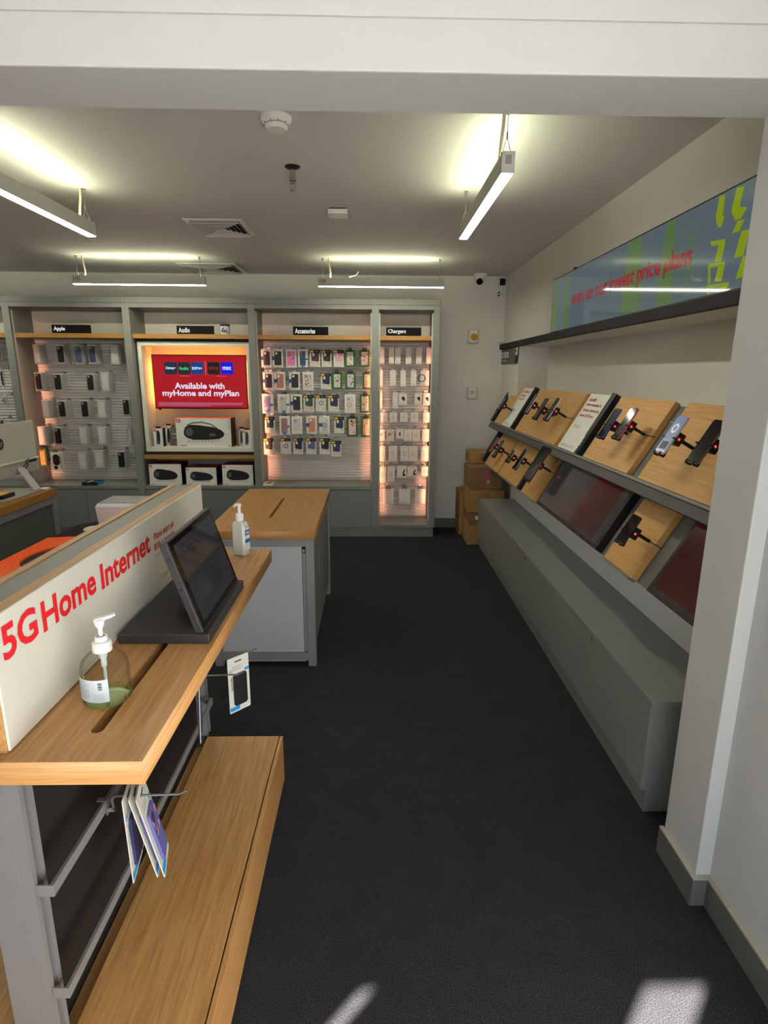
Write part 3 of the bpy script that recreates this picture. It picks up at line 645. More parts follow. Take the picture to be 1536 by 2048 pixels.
for i, (a, z, q_) in enumerate(((-2.0, 1.985, .012), (-1.8, 2.0, .009), (-1.5, 1.98, .012), (-1.25, 1.99, .010), (-1.65, 2.01, .007), (-1.0, 1.975, .009))):
    w.cyl((-1.395+.0445*math.cos(a), 5.73+.0445*math.sin(a), z), (-1.395+.0462*math.cos(a), 5.73+.0462*math.sin(a), z), q_, 7)
w.build('label_print', mat('purple_print', (92, 74, 120), .5), t)

# ---- products hanging on peg hooks
HOOKG = {}
def hook(t, x, z, yf):
    b_ = MB(); b_.tube([(x, YI-.012, z), (x, yf-.02, z), (x, yf-.032, z+.006)], .0018, 6)
    b_.box(x-.016, YI-.022, z-.014, x+.016, YI-.019, z+.012); b_.build('peg_hook', STEEL, t)
FR = lambda x, y, z: frame((x, y, z), X_, Z_)
def cam_cut(b_, f, x, z, s):
    b_.prism(rrect(f, x-s, z-s, x+s, z+s, s*.45, 2), (0, -.001, 0))
def printed(name, seed, cols, f, x0, z0, x1, z1, t, n=14, y=-.0012):
    r = random.Random(seed); b_ = MB()
    for i in range(n):
        b_.use(colmat(r.choice(cols))); cx, cz, q_ = r.uniform(x0+.006, x1-.006), r.uniform(z0+.006, z1-.006), r.uniform(.004, .009)
        k = r.randint(4, 6); a0 = r.random()*6
        b_.prism([f[0]+X_*(cx+q_*math.cos(a0+6.283*j/k))+Z_*(cz+q_*r.uniform(.7, 1.3)*math.sin(a0+6.283*j/k))+Y_*y for j in range(k)], (0, .0008, 0))
    return stuff(b_.build(name, None, t))
def pack(P0, P1, Y, kind, col, label, group, cabt, extra=None, seed=0, copies=0, tilt=0):
    a, c = at(*P0, 1, Y), at(*P1, 1, Y); w, h = c.x-a.x, a.z-c.z; cx = (a.x+c.x)/2
    f = FR(cx, Y, c.z); hw = w/2
    cat = 'package'
    t = thing('case_package' if kind in 'ABGWPSKCT' else 'charger_package', label, cat, (cx, Y, c.z), group)
    dp = {'A': .022, 'B': .018, 'G': .014, 'W': .022, 'P': .022, 'S': .02, 'K': .03, 'C': .016, 'T': .016}.get(kind, .028)
    def tab(m_, wd=.3, hh=.018, name='hang_tab'):
        q = lambda P: [f[0]+X_*x+Z_*z for x, z in P]
        MB().ring(q(((-hw*wd, h), (hw*wd, h), (hw*wd*.8, h+hh), (-hw*wd*.8, h+hh))), q(((-hw*wd*.5, h+.003), (hw*wd*.5, h+.003), (hw*wd*.5, h+hh*.78), (-hw*wd*.5, h+hh*.78))), (0, .0015, 0)).build(name, m_, t)
    def case_(x0, z0, x1, z1, m_, cut=True, d=.006, r=.009, cc=None):
        MB().prism([p-Y_*d for p in rrect(f, x0, z0, x1, z1, r, 3)], (0, d-.0002, 0)).build('phone_case', m_, t)
        if cut:
            b_ = MB(); f2 = (f[0]-Y_*(d), f[1], f[2], f[3]); cam_cut(b_, f2, x0+(x1-x0)*.30, z1-(x1-x0)*.30, (x1-x0)*.17); b_.build('camera_cutout', cc or WHITEC, t)
    m_ = colmat(col) if col else WHITEC
    if kind == 'A':      # white box, coloured case, blue sticker on the left
        MB().box(-hw+cx, Y, c.z, hw+cx, Y+dp, c.z+h).build('box', WHITEC, t); tab(WHITEC)
        case_(-hw*.56, h*.12, hw*.72, h*.88, m_, cc=WHITEC)
        MB().box(cx-hw*.98, Y-.0075, c.z+h*.40, cx-hw*.38, Y-.0065, c.z+h*.60).build('blue_sticker', NAVYL, t)
        MB().box(cx-hw*.9, Y-.0006, c.z+h*.93, cx-hw*.3, Y, c.z+h*.95).box(cx-hw*.9, Y-.0006, c.z+h*.05, cx-hw*.75, Y, c.z+h*.08).build('small_print', INK, t)
        if extra == 'ring': MB().lathe((cx+hw*.09, Y-.0062, c.z+h*.48), [(hw*.26, 0), (hw*.26, .0008), (hw*.36, .0008), (hw*.36, 0)], 20, (0, -1, 0)).cyl((cx+hw*.09, Y-.0063, c.z+h*.33), (cx+hw*.09, Y-.0063, c.z+h*.22), .0025, 6).build('magnet_ring', INK if col[0] > 180 and col[2] > 150 else mat('ring_orange', (196, 120, 80), .5), t)
    elif kind == 'B':    # white sleeve, black band with yellow badge, case hanging in the window
        MB().box(-hw+cx, Y, c.z, hw+cx, Y+dp, c.z+h).build('box', OFFW, t); tab(WHITEC, .34, .016)
        MB().box(cx-hw, Y-.004, c.z+h*.80, cx+hw, Y-.0003, c.z+h).build('top_band', BLACKM, t)
        MB().box(cx-hw*.9, Y-.0052, c.z+h*.83, cx-hw*.22, Y-.0041, c.z+h*.96).build('yellow_badge', YEL, t)
        MB().box(cx, Y-.0052, c.z+h*.88, cx+hw*.7, Y-.0041, c.z+h*.905).build('band_print', GREYI, t)
        d = -.0035; x0, x1 = (-hw*.62, hw*.78)
        MB().prism([f[0]+X_*x+Z_*z+Y_*d for x, z in ((x0, h*.36), (x1*.75, h*.30), (x1, h*.36), (x1, h*.80), (x0, h*.80))], (0, .0033, 0)).build('phone_case', m_, t)
        if extra == 'ring': MB().lathe((cx+hw*.08, Y-.0037, c.z+h*.52), [(hw*.30, 0), (hw*.30, .0008), (hw*.40, .0008), (hw*.40, 0)], 20, (0, -1, 0)).build('magnet_ring', INK, t)
        MB().prism([p-Y_*.0037 for p in rrect(f, x0*.72, h*.62, x0*.1, h*.80, .004, 2)], (0, .0005, 0)).build('camera_cutout', WHITEC, t)
        MB().box(cx-hw*.8, Y-.0006, c.z+h*.24, cx-hw*.3, Y, c.z+h*.255).box(cx+hw*.35, Y-.0006, c.z+h*.18, cx+hw*.85, Y, c.z+h*.215).box(cx-hw*.8, Y-.0006, c.z+h*.05, cx-hw*.5, Y, c.z+h*.065).build('small_print', GREYI, t)
    elif kind == 'G':    # green card, black hanger, patterned case
        MB().box(-hw+cx, Y, c.z, hw+cx, Y+dp, c.z+h).build('box', GREENC, t)
        q = lambda P: [f[0]+X_*x+Z_*z-Y_*.002 for x, z in P]; MB().ring(q(((-hw*.42, h), (hw*.42, h), (hw*.22, h+.022), (-hw*.22, h+.022))), q(((-hw*.18, h+.003), (hw*.18, h+.003), (hw*.16, h+.015), (-hw*.16, h+.015))), (0, .0015, 0)).box(cx-hw*.42, Y-.002, c.z+h*.93, cx+hw*.42, Y-.0003, c.z+h).build('hang_tab', BLACKM, t)
        case_(-hw*.62, h*.10, hw*.62, h*.88, m_, cut=False, r=.006)
        printed('case_pattern', seed, extra, (f[0]-Y_*.006, f[1], f[2], f[3]), -hw*.6, h*.10, hw*.6, h*.88, t)
    elif kind == 'W':
        MB().box(-hw+cx, Y, c.z, hw+cx, Y+dp, c.z+h).build('box', WHITEC, t); tab(WHITEC if extra != 'black' else BLACKM)
        case_(-hw*.66, h*.16, hw*.66, h*.86, mat('clear_case', (206, 206, 202), .2), cc=GREYI)
        MB().lathe((cx-hw*.1, Y-.0062, c.z+h*.42), [(hw*.28, 0), (hw*.28, .0008), (hw*.42, .0008), (hw*.42, 0)], 20, (0, -1, 0)).build('magnet_ring', m_, t)
    elif kind == 'P':
        MB().box(-hw+cx, Y, c.z, hw+cx, Y+dp, c.z+h).build('box', WHITEC, t); tab(WHITEC)
        case_(-hw*.74, h*.12, hw*.74, h*.88, m_, cc=GREYI)
        printed('case_pattern', seed, extra, (f[0]-Y_*.006, f[1], f[2], f[3]), -hw*.7, h*.16, hw*.7, h*.84, t, n=22)
    elif kind == 'S':
        MB().box(-hw+cx, Y, c.z, hw+cx, Y+dp, c.z+h).build('box', WHITEC, t); tab(BLACKM, .36)
        case_(-hw*.58, h*.10, hw*.50, h*.88, m_, cc=GREYI)
        MB().box(cx+hw*.42, Y-.0075, c.z+h*.40, cx+hw*.95, Y-.0062, c.z+h*.50).build('blue_label', BLUE, t)
        MB().box(cx-hw*.3, Y-.0075, c.z+h*.02, cx+hw*.3, Y-.0062, c.z+h*.14).build('blue_tag', BLUE, t)
        if extra: printed('case_pattern', seed, extra, (f[0]-Y_*.006, f[1], f[2], f[3]), -hw*.55, h*.14, hw*.45, h*.78, t, n=12)
    elif kind == 'K':
        MB().box(-hw+cx, Y, c.z, hw+cx, Y+dp, c.z+h).build('box', WHITEC, t); tab(BLACKM, .36)
        case_(-hw*.5, h*.30, hw*.62, h*.88, BLACKM, cut=False, d=.012, r=.028)
        MB().box(cx-hw*.5, Y-.002, c.z+h*.08, cx+hw*.1, Y, c.z+h*.26).build('photo_print', INK, t)
        text('side_lettering', 'LIFEPROOF', (cx+hw*.72, Y-.0008, c.z+h*.9), -Z_, X_, h*.8, hw*.2, INK, t, bold=.02)
    elif kind in 'CT':   # clear pack
        MB().box(-hw+cx, Y, c.z, hw+cx, Y+dp, c.z+h).build('clear_box', mat('clear_pack', (206, 206, 202), .15, alpha=.6), t)
        MB().box(-hw+cx, Y+.0005, c.z+h*.97, hw+cx, Y-.0006, c.z+h).build('pack_edge', WHITEC, t)
        if kind == 'C':
            case_(-hw*.74, h*.09, hw*.72, h*.93, m_, r=.012, cc=GREYI)
        else:
            case_(-hw*.7, h*.08, hw*.7, h*.92, mat('frosted_case', (214, 212, 210), .18, alpha=.8), cut=False, d=.004, r=.010)
            if extra == 'ring': MB().lathe((cx, Y-.0042, c.z+h*.42), [(hw*.28, 0), (hw*.28, .0006), (hw*.38, .0006), (hw*.38, 0)], 20, (0, -1, 0)).build('magnet_ring', WHITEC, t)
    else:                # charger boxes
        cw = mat('charger_box', (216, 216, 208), .45)
        MB().box(-hw+cx, Y, c.z, hw+cx, Y+dp, c.z+h).build('box', cw, t)
        if kind == 'x': tab(BLACKM, .42, .022)
        else: tab(cw, .42, .014)
        fm = mat('faint_print', (196, 196, 190), .5)
        MB().box(cx-hw*.5, Y-.0006, c.z+h*.90, cx+hw*.5, Y, c.z+h*.92).box(cx-hw*.6, Y-.0006, c.z+h*.08, cx+hw*.6, Y, c.z+h*.10).build('small_print', GREYI, t)
        if kind == 'o': MB().lathe((cx-hw*.75, Y-.0002, c.z+h*.5), [(.030, 0), (.030, .0008), (.038, .0008), (.038, 0)], 24, (0, -1, 0)).box(cx-.004, Y-.001, c.z+h*.50, cx+.010, Y-.0002, c.z+h*.53).box(cx-.004, Y-.001, c.z+h*.43, cx+.010, Y-.0002, c.z+h*.46).build('product_print', INK, t)
        elif kind == 'q': MB().cyl((cx+hw*.1, Y, c.z+h*.56), (cx+hw*.1, Y-.001, c.z+h*.56), hw*.40, 18).cyl((cx+hw*.28, Y, c.z+h*.40), (cx+hw*.28, Y-.001, c.z+h*.40), hw*.22, 12).build('product_print', INK, t)
        elif kind == 'y': MB().prism([f[0]+X_*x+Z_*z-Y_*.001 for x, z in ((-hw*.55, h*.42), (-hw*.2, h*.5), (hw*.1, h*.72), (-hw*.15, h*.72), (-hw*.5, h*.56))], (0, .0008, 0)).prism([f[0]+X_*x+Z_*z-Y_*.001 for x, z in ((hw*.0, h*.42), (hw*.15, h*.42), (hw*.7, h*.72), (hw*.6, h*.74))], (0, .0008, 0)).build('product_print', INK, t)
        elif kind == 'i': MB().box(cx-hw*.2, Y-.001, c.z+h*.36, cx+hw*.2, Y, c.z+h*.68).build('product_print', INK, t)
        elif kind == 'z': MB().prism([f[0]+X_*x+Z_*z-Y_*.001 for x, z in ((hw*.1, h*.16), (hw*.85, h*.18), (hw*.6, h*.36), (hw*.4, h*.40), (hw*.75, h*.66), (hw*.6, h*.72), (hw*.2, h*.48), (hw*.25, h*.28))], (0, .0008, 0)).build('product_print', INK, t)
        elif kind == 'x': MB().cyl((cx, Y, c.z+h*.52), (cx, Y-.0015, c.z+h*.52), hw*.55, 24).build('charging_disc', mat('disc', (222, 226, 230), .15), t)
        elif kind == 'n': MB().prism([p-Y_*.001 for p in rrect(f, -hw*.45, h*.3, hw*.4, h*.68, .008, 3)], (0, .0008, 0)).build('product_print', fm, t)
    hook(cabt, cx, c.z+h+.008, Y)
    for i in range(copies): dup(t, (random.uniform(-.0015, .0015), .023*(i+1), random.uniform(-.002, .001)), '%s pack of its stack, %s' % (ORD[i+1], ', '.join(label.split(', ')[1:])), 'stacked '+group)
    return t
def zc(ox, oy, s): return lambda x, y: (ox+x/s, oy+y/s)
Z3 = zc(500, 590, 4.996); Y3 = 5.80
PLUM, DKG, NAVY, MAR, TAN, LIL = (58, 40, 52), (38, 42, 36), (40, 50, 82), (84, 40, 48), (176, 128, 108), (92, 98, 150)
FLOW = [(90, 110, 80), (150, 90, 110), (160, 150, 120)]; CHER = [(150, 30, 46), (170, 40, 50), (90, 110, 60)]; HOLO = [(226, 120, 180), (150, 90, 220), (240, 140, 90), (130, 200, 190), (236, 90, 150)]
BLUF = [(70, 90, 140), (90, 120, 160), (50, 60, 90)]; PNKF = [(200, 130, 110), (220, 170, 140), (160, 90, 80)]
rows3 = [
 [('A', 108, 540, 218, 724, PLUM, 'dark plum'), ('A', 218, 540, 332, 724, DKG, 'dark olive'), ('P', 355, 540, 467, 726, (226, 130, 190), 'iridescent pink', HOLO), ('S', 475, 540, 582, 722, (58, 72, 100), 'blue grey'), ('B', 592, 545, 702, 718, MAR, 'maroon'), ('B', 712, 548, 816, 718, (48, 40, 36), 'dark brown'), ('B', 832, 548, 938, 720, (214, 160, 176), 'pink'), ('G', 948, 548, 1052, 720, (216, 212, 202), 'white floral', FLOW), ('G', 1092, 548, 1195, 720, (222, 196, 190), 'cherry print', CHER)],
 [('A', 125, 768, 238, 948, PLUM, 'dark plum'), ('A', 238, 768, 355, 948, TAN, 'tan'), ('A', 388, 768, 500, 948, DKG, 'dark olive'), ('P', 524, 768, 636, 952, (214, 206, 206), 'marbled grey', [(60, 60, 64), (200, 120, 130), (190, 190, 190)]), ('B', 705, 780, 810, 942, NAVY, 'navy'), ('G', 818, 772, 922, 940, (214, 210, 200), 'cream floral', FLOW), ('G', 952, 772, 1056, 940, (200, 204, 212), 'blue floral', BLUF), ('G', 1125, 772, 1216, 940, (226, 196, 168), 'peach floral', PNKF)],
 [('S', 112, 988, 238, 1184, (140, 126, 178), 'purple swirl', [(220, 214, 240), (90, 80, 150)]), ('S', 272, 990, 400, 1180, (202, 198, 192), 'pale grey'), ('A', 404, 990, 520, 1172, DKG, 'dark olive'), ('B', 532, 998, 640, 1166, (58, 84, 90), 'teal'), ('B', 655, 998, 760, 1166, (206, 206, 204), 'clear ringed', 'ring'), ('B', 780, 998, 890, 1166, NAVY, 'navy'), ('W', 945, 992, 1055, 1176, (186, 130, 150), 'clear, pink ringed'), ('G', 1095, 990, 1205, 1176, (218, 206, 188), 'sketched white', [(90, 80, 70), (200, 190, 120)])],
 [('B', 145, 1215, 252, 1378, NAVY, 'navy'), ('S', 290, 1210, 402, 1398, (150, 116, 124), 'mauve'), ('W', 412, 1210, 525, 1388, (214, 214, 212), 'clear white'), ('A', 560, 1208, 670, 1388, (206, 140, 104), 'orange ringed', 'ring'), ('A', 688, 1208, 798, 1388, (206, 204, 196), 'clear ringed', 'ring'), ('B', 838, 1215, 942, 1384, NAVY, 'navy'), ('G', 965, 1215, 1078, 1416, (228, 200, 196), 'cherry print', CHER), ('G', 1110, 1215, 1214, 1420, (214, 190, 160), 'tan floral', PNKF)],
 [('B', 132, 1430, 240, 1595, (58, 46, 38), 'dark brown'), ('B', 302, 1430, 410, 1590, (200, 200, 198), 'clear ringed', 'ring'), ('B', 430, 1430, 532, 1592, (40, 38, 70), 'deep purple'), ('B', 558, 1430, 662, 1590, LIL, 'lilac blue'), ('B', 692, 1430, 800, 1592, (34, 36, 40), 'black'), ('B', 808, 1455, 912, 1616, (48, 62, 100), 'blue')]]
KN = {'A': 'white box with a %s phone case', 'B': 'black banded pack with a %s case', 'G': 'green pack with a %s case', 'S': 'blue tagged pack with a %s case', 'P': 'white box with a %s case', 'W': 'white pack with a %s case'}
for r, row in enumerate(rows3):
    for i, e in enumerate(row):
        k, x0, y0, x1, y1, col, nm = e[:7]; ex = e[7] if len(e) > 7 else None
        l = (KN[k] % nm)+', %s in row %s, accessories cabinet' % (ORD[i], ['one', 'two', 'three', 'four', 'five'][r])
        pack(Z3(x0, y0), Z3(x1, y1), Y3+random.uniform(-.006, .006), k, col, l, 'carded phone cases in the accessories cabinet', c3[0], ex, seed=r*20+i)
Z1 = zc(0, 590, 4.9966); Y1 = 5.79
SB = (72, 82, 110); BK = (15, 15, 17)
rows1 = [
 [('T', 322, 495, 420, 690, None), ('C', 555, 500, 660, 690, BK), ('C', 735, 500, 835, 690, SB), ('C', 872, 500, 975, 690, (58, 66, 92)), ('T', 1092, 500, 1200, 695, None)],
 [('C', 337, 775, 435, 960, BK), ('C', 525, 785, 630, 960, BK), ('C', 855, 785, 955, 965, BK), ('T', 1000, 775, 1105, 968, None)],
 [('T', 410, 1050, 510, 1230, None), ('C', 570, 1055, 672, 1230, BK), ('C', 797, 1050, 900, 1230, BK), ('T', 965, 1050, 1070, 1235, None), ('C', 1215, 1038, 1308, 1208, BK)],
 [('T', 370, 1315, 472, 1500, None), ('C', 530, 1320, 635, 1500, BK), ('T', 782, 1320, 885, 1495, None), ('T', 968, 1320, 1075, 1500, None, 'ring'), ('T', 1275, 1320, 1322, 1500, None)],
 [('G', 380, 1535, 478, 1712, (224, 130, 80), 'orange', [(240, 180, 110), (120, 60, 30)]), ('K', 498, 1570, 630, 1755, None), ('T', 770, 1572, 882, 1755, None, 'ring'), ('T', 932, 1552, 1052, 1735, None, 'ring'), ('C', 1165, 1560, 1265, 1735, BK)]]
DN = {(15, 15, 17): 'black', (72, 82, 110): 'slate blue', (58, 66, 92): 'dark blue'}
for r, row in enumerate(rows1):
    for i, e in enumerate(row):
        k, x0, y0, x1, y1, col = e[:6]; ex = e[7] if len(e) > 7 else (e[6] if len(e) > 6 else None)
        rn = ['top', 'second', 'third', 'fourth', 'bottom'][r]
        what = {'C': 'front clear pack with %s phone case' % DN.get(col, ''), 'T': 'front clear pack with see-through case', 'G': 'green pack with an orange phone case', 'K': 'black and white boxed rugged phone case'}[k]
        pack(Z1(x0, y0), Z1(x1, y1), Y1, k, col, '%s, %s in the %s row, leftmost slat wall' % (what, ORD[i], rn), 'clear case packs on the leftmost slat wall', c1[0], ex, seed=100+r*20+i, copies=0 if k in 'GK' or x0 > 1210 else 4)
Z4 = zc(740, 600, 8.531); Z4b = zc(740, 820, 7.875); Y4 = 5.80
rows4 = [
 [(Z4, 'l', 150, 812, 245, 1092), (Z4, 'l', 322, 812, 410, 1085), (Z4, 'l', 430, 818, 522, 1088), (Z4, 'l', 612, 818, 705, 1090), (Z4, 'l', 788, 818, 880, 1090), (Z4, 'l', 965, 815, 1045, 1092)],
 [(Z4, 'l', 150, 1195, 220, 1472), (Z4, 'l', 340, 1200, 440, 1465), (Z4, 'l', 518, 1205, 608, 1470), (Z4, 'l', 698, 1200, 790, 1465), (Z4, 'o', 868, 1205, 1005, 1462)],
 [(Z4, 'l', 150, 1580, 212, 1850), (Z4, 'l', 385, 1580, 475, 1850), (Z4, 'q', 492, 1590, 628, 1785), (Z4, 'q', 762, 1590, 885, 1785), (Z4, 'q', 905, 1590, 1030, 1795)],
 [(Z4b, 'n', 170, 40, 278, 188), (Z4b, 'n', 308, 40, 425, 188), (Z4b, 'n', 475, 40, 592, 188), (Z4b, 'n', 640, 40, 758, 188), (Z4b, 'n', 835, 40, 950, 198)],
 [(Z4b, 'y', 140, 305, 235, 490), (Z4b, 'y', 258, 305, 375, 490), (Z4b, 'i', 410, 300, 530, 458), (Z4b, 'n', 540, 305, 658, 490), (Z4b, 'n', 670, 305, 788, 490), (Z4b, 'n', 820, 305, 935, 495)],
 [(Z4b, 'n', 140, 570, 240, 810), (Z4b, 'n', 293, 570, 425, 808), (Z4b, 'n', 480, 570, 608, 808), (Z4b, 'n', 617, 570, 745, 808), (Z4b, 'n', 802, 570, 930, 810)],
 [(Z4b, 'n', 140, 890, 255, 1135), (Z4b, 'n', 272, 890, 390, 1130), (Z4b, 'z', 425, 880, 575, 1070), (Z4b, 'z', 590, 890, 740, 1050), (Z4b, 'n', 802, 890, 912, 1045)],
 [(Z4b, 'x', 202, 1240, 370, 1482), (Z4b, 'x', 455, 1240, 628, 1478), (Z4b, 'x', 712, 1240, 868, 1468)]]
K4 = {'l': 'tall slim white charger box', 'o': 'white box with a round black print', 'q': 'white pack with a round black charger print', 'n': 'white accessory pack with a faint print', 'y': 'white pack with a slanted black cable print', 'i': 'cream pack with a small black plug print', 'z': 'white box with a black phone stand print', 'x': 'white pack with a black hanger and pale disc'}
for r, row in enumerate(rows4):
    for i, (zf, k, x0, y0, x1, y1) in enumerate(row):
        pack(zf(x0, y0), zf(x1, y1), Y4, k, None, '%s, %s in row %s, chargers cabinet' % (K4[k], ORD[i], ['one', 'two', 'three', 'four', 'five', 'six', 'seven', 'eight'][r]), 'charger packs in the narrow cabinet', c4[0], None, seed=300+r*20+i)
# left-most cabinet: a few packs seen between the edge and the post
for i, (a, b_, col, nm) in enumerate((((0, 738), (9, 776), (60, 60, 62), 'grey'), ((4, 790), (15, 812), (150, 146, 140), 'silver'), ((0, 838), (8, 852), (60, 60, 62), 'dark'), ((0, 700), (3, 725), (90, 80, 84), 'brown'))):
    pack(a, b_, 5.80, 'A', col, '%s item in a white pack at the left edge of the photo behind the computer' % nm, 'packs at the left edge', c0[0])

# ---- small boxes lying on the counters
t = thing('gadget_box', 'small black box with blue sides lying on the counter below the clear packs', 'box', (-2.76, 5.67, .5205))
b_ = MB(); b_.use(BLACKM).box(-2.84, 5.60, .5205, -2.69, 5.74, .552).use(BLUE).box(-2.69, 5.60, .5205, -2.687, 5.74, .552).use(WHITEC).box(-2.80, 5.61, .552, -2.775, 5.73, .5525)
b_.build('box_shell', None, t); MB().box(-2.76, 5.63, .552, -2.71, 5.72, .5526).build('box_print', NAVYL, t)
t = thing('phone_box', 'small flat white box lying on the counter at the left of the accessories cabinet', 'box', (-1.02, 5.66, .5205))
MB().box(-1.078, 5.605, .5205, -.985, 5.74, .540).build('box_shell', WHITEC, t, bevel=.001); MB().prism([(-1.06, 5.63, .5402), (-1.0, 5.63, .5402), (-.99, 5.72, .5402), (-1.05, 5.72, .5402)], (0, 0, .0004)).build('box_print', mat('box_print', (70, 52, 50), .4), t)

# ---- audio bay: white display frame with the red screen, boxes below
t = thing('lit_display_box', 'white lit open box surrounding the red screen in the audio cabinet', 'display box', (-1.68, 5.8, .845))
FX0, FX1, FZ0, FZ1, FY = -2.213, -1.156, .848, 1.884, 5.675
FRM = mat('frame_white', (226, 226, 212), .45); INN = mat('frame_inner', (214, 202, 178), .6)
MB().box(FX0, FY, FZ1-.038, FX1, 5.955, FZ1).build('frame_top', FRM, t, bevel=.001); MB().box(FX0, FY, FZ0, FX1, 5.955, FZ0+.042).build('frame_bottom', FRM, t, bevel=.001)
MB().box(FX0, FY, FZ0+.0425, FX0+.036, 5.955, FZ1-.0385).build('frame_side', FRM, t); MB().box(FX1-.036, FY, FZ0+.0425, FX1, 5.955, FZ1-.0385).build('frame_side', FRM, t)
MB().box(FX0+.037, 5.945, FZ0+.043, FX1-.037, 5.954, FZ1-.039).build('frame_back', INN, t)
WG = emis('frame_glow', (255, 160, 70), 22)
MB().box(-2.12, 5.90, 1.30, -2.10, 5.92, 1.72).build('led_strip', WG, t); MB().box(-1.265, 5.90, 1.30, -1.245, 5.92, 1.72).build('led_strip', WG, t); MB().box(-2.05, 5.90, 1.70, -1.31, 5.92, 1.72).build('led_strip', WG, t)
MB().box(-2.0, 5.85, 1.45, -1.4, 5.944, 1.55).build('screen_bracket', BLACKM, t)
MB().box(-2.228, 5.66, .821, -1.153, 5.95, .847).build('base_gap', BLACKM, c2[0])
MB().box(-2.228, 5.70, 1.8845, -1.153, 5.95, 1.908).build('top_gap', BLACKM, c2[0])
MB().box(-2.229, 5.64, .781, -1.153, YI-.001, .8205).build('wood_shelf', woodS, c2[0], bevel=.001)
t = thing('television', 'television with a red screen in the white lit frame', 'television', (-1.684, 5.82, 1.255))
TY = 5.80; TX0, TX1, TZ0, TZ1 = -2.137, -1.229, 1.254, 1.771
MB().box(TX0, TY+.002, TZ0, TX1, TY+.045, TZ1).build('television_case', BLACK, t, bevel=.002)
MB().box(TX0+.008, TY, TZ0+.014, TX1-.008, TY+.003, TZ1-.008).build('screen_glass', emsurf('tv_red', (172, 16, 30), .95, .2), t)
MB().box(TX0+.03, TY+.005, TZ0-.012, TX0+.05, TY+.03, TZ0).build('television_foot', BLACK, t)
def tp(x, y): return at(240+x/5.4857, 640+y/5.4857, 1, TY-.0008)
TW = emsurf('tv_white', (232, 228, 250), .9)
def ttext(name, s, x0, y0, x1, y1, m_, bold=.03): a, c = tp(x0, y1), tp(x1, y0); return text(name, s, (a.x, TY-.0016, a.z), X_, Z_, c.x-a.x, c.z-a.z, m_, t, bold=bold)
ttext('screen_lettering', 'Available with', 602, 690, 1145, 755, TW); ttext('screen_lettering', 'myHome and myPlan', 470, 772, 1305, 852, TW)
for x0, x1, col, s_, tc_, tw in ((490, 622, (28, 46, 70), 'Disney+', (220, 230, 240), 104), (640, 766, (36, 40, 46), 'hulu', (60, 220, 120), 94), (782, 910, (22, 60, 140), 'ESPN+', (220, 230, 240), 110), (965, 1092, (30, 26, 28), 'NETFLIX', (150, 30, 36), 110), (1110, 1238, (14, 20, 226), 'max', (220, 225, 250), 96)):
    a, c = tp(x0, 596), tp(x1, 462); f = FR(a.x, TY-.0006, a.z)
    MB().prism(rrect(f, 0, 0, c.x-a.x, c.z-a.z, .018, 4), (0, -.0006, 0)).build('app_tile', emsurf('tile_%s' % s_.strip('+').lower(), col, .9), t)
    cx = (x0+x1)/2; hh = 15 if s_ in ('NETFLIX', 'ESPN+') else 18
    ttext('tile_lettering', s_, cx-tw/2, 530-hh, cx+tw/2, 530+hh, emsurf('tl_%s' % s_.strip('+').lower(), tc_, .9), .035)
    if s_ == 'Disney+':
        o = tp(cx, 540); b_ = MB(); pts = [(o.x+.032*math.cos(q_), TY-.0016, o.z-.004+.024*math.sin(q_)) for q_ in [math.pi*(.95-.09*i) for i in range(11)]]
        b_.tube(pts, .0008, 5); b_.build('tile_arc', TW, t)
p = tp(937, 600); c = tp(941, 450); MB().box(p.x, TY-.0012, p.z, c.x, TY-.0004, c.z).build('divider_line', emsurf('tv_dim', (220, 90, 100), .8), t)
DIM = emsurf('tv_fine', (196, 110, 150), .7); b_ = MB()
for x0, y0, x1, y1 in ((655, 612, 765, 618), (1052, 614, 1166, 620), (425, 908, 1350, 914), (425, 924, 1340, 930), (425, 938, 1000, 942)):
    a, c = tp(x0, y1), tp(x1, y0); b_.box(a.x, TY-.0012, a.z, c.x, TY-.0004, c.z)
stuff(b_.build('small_print', DIM, t))
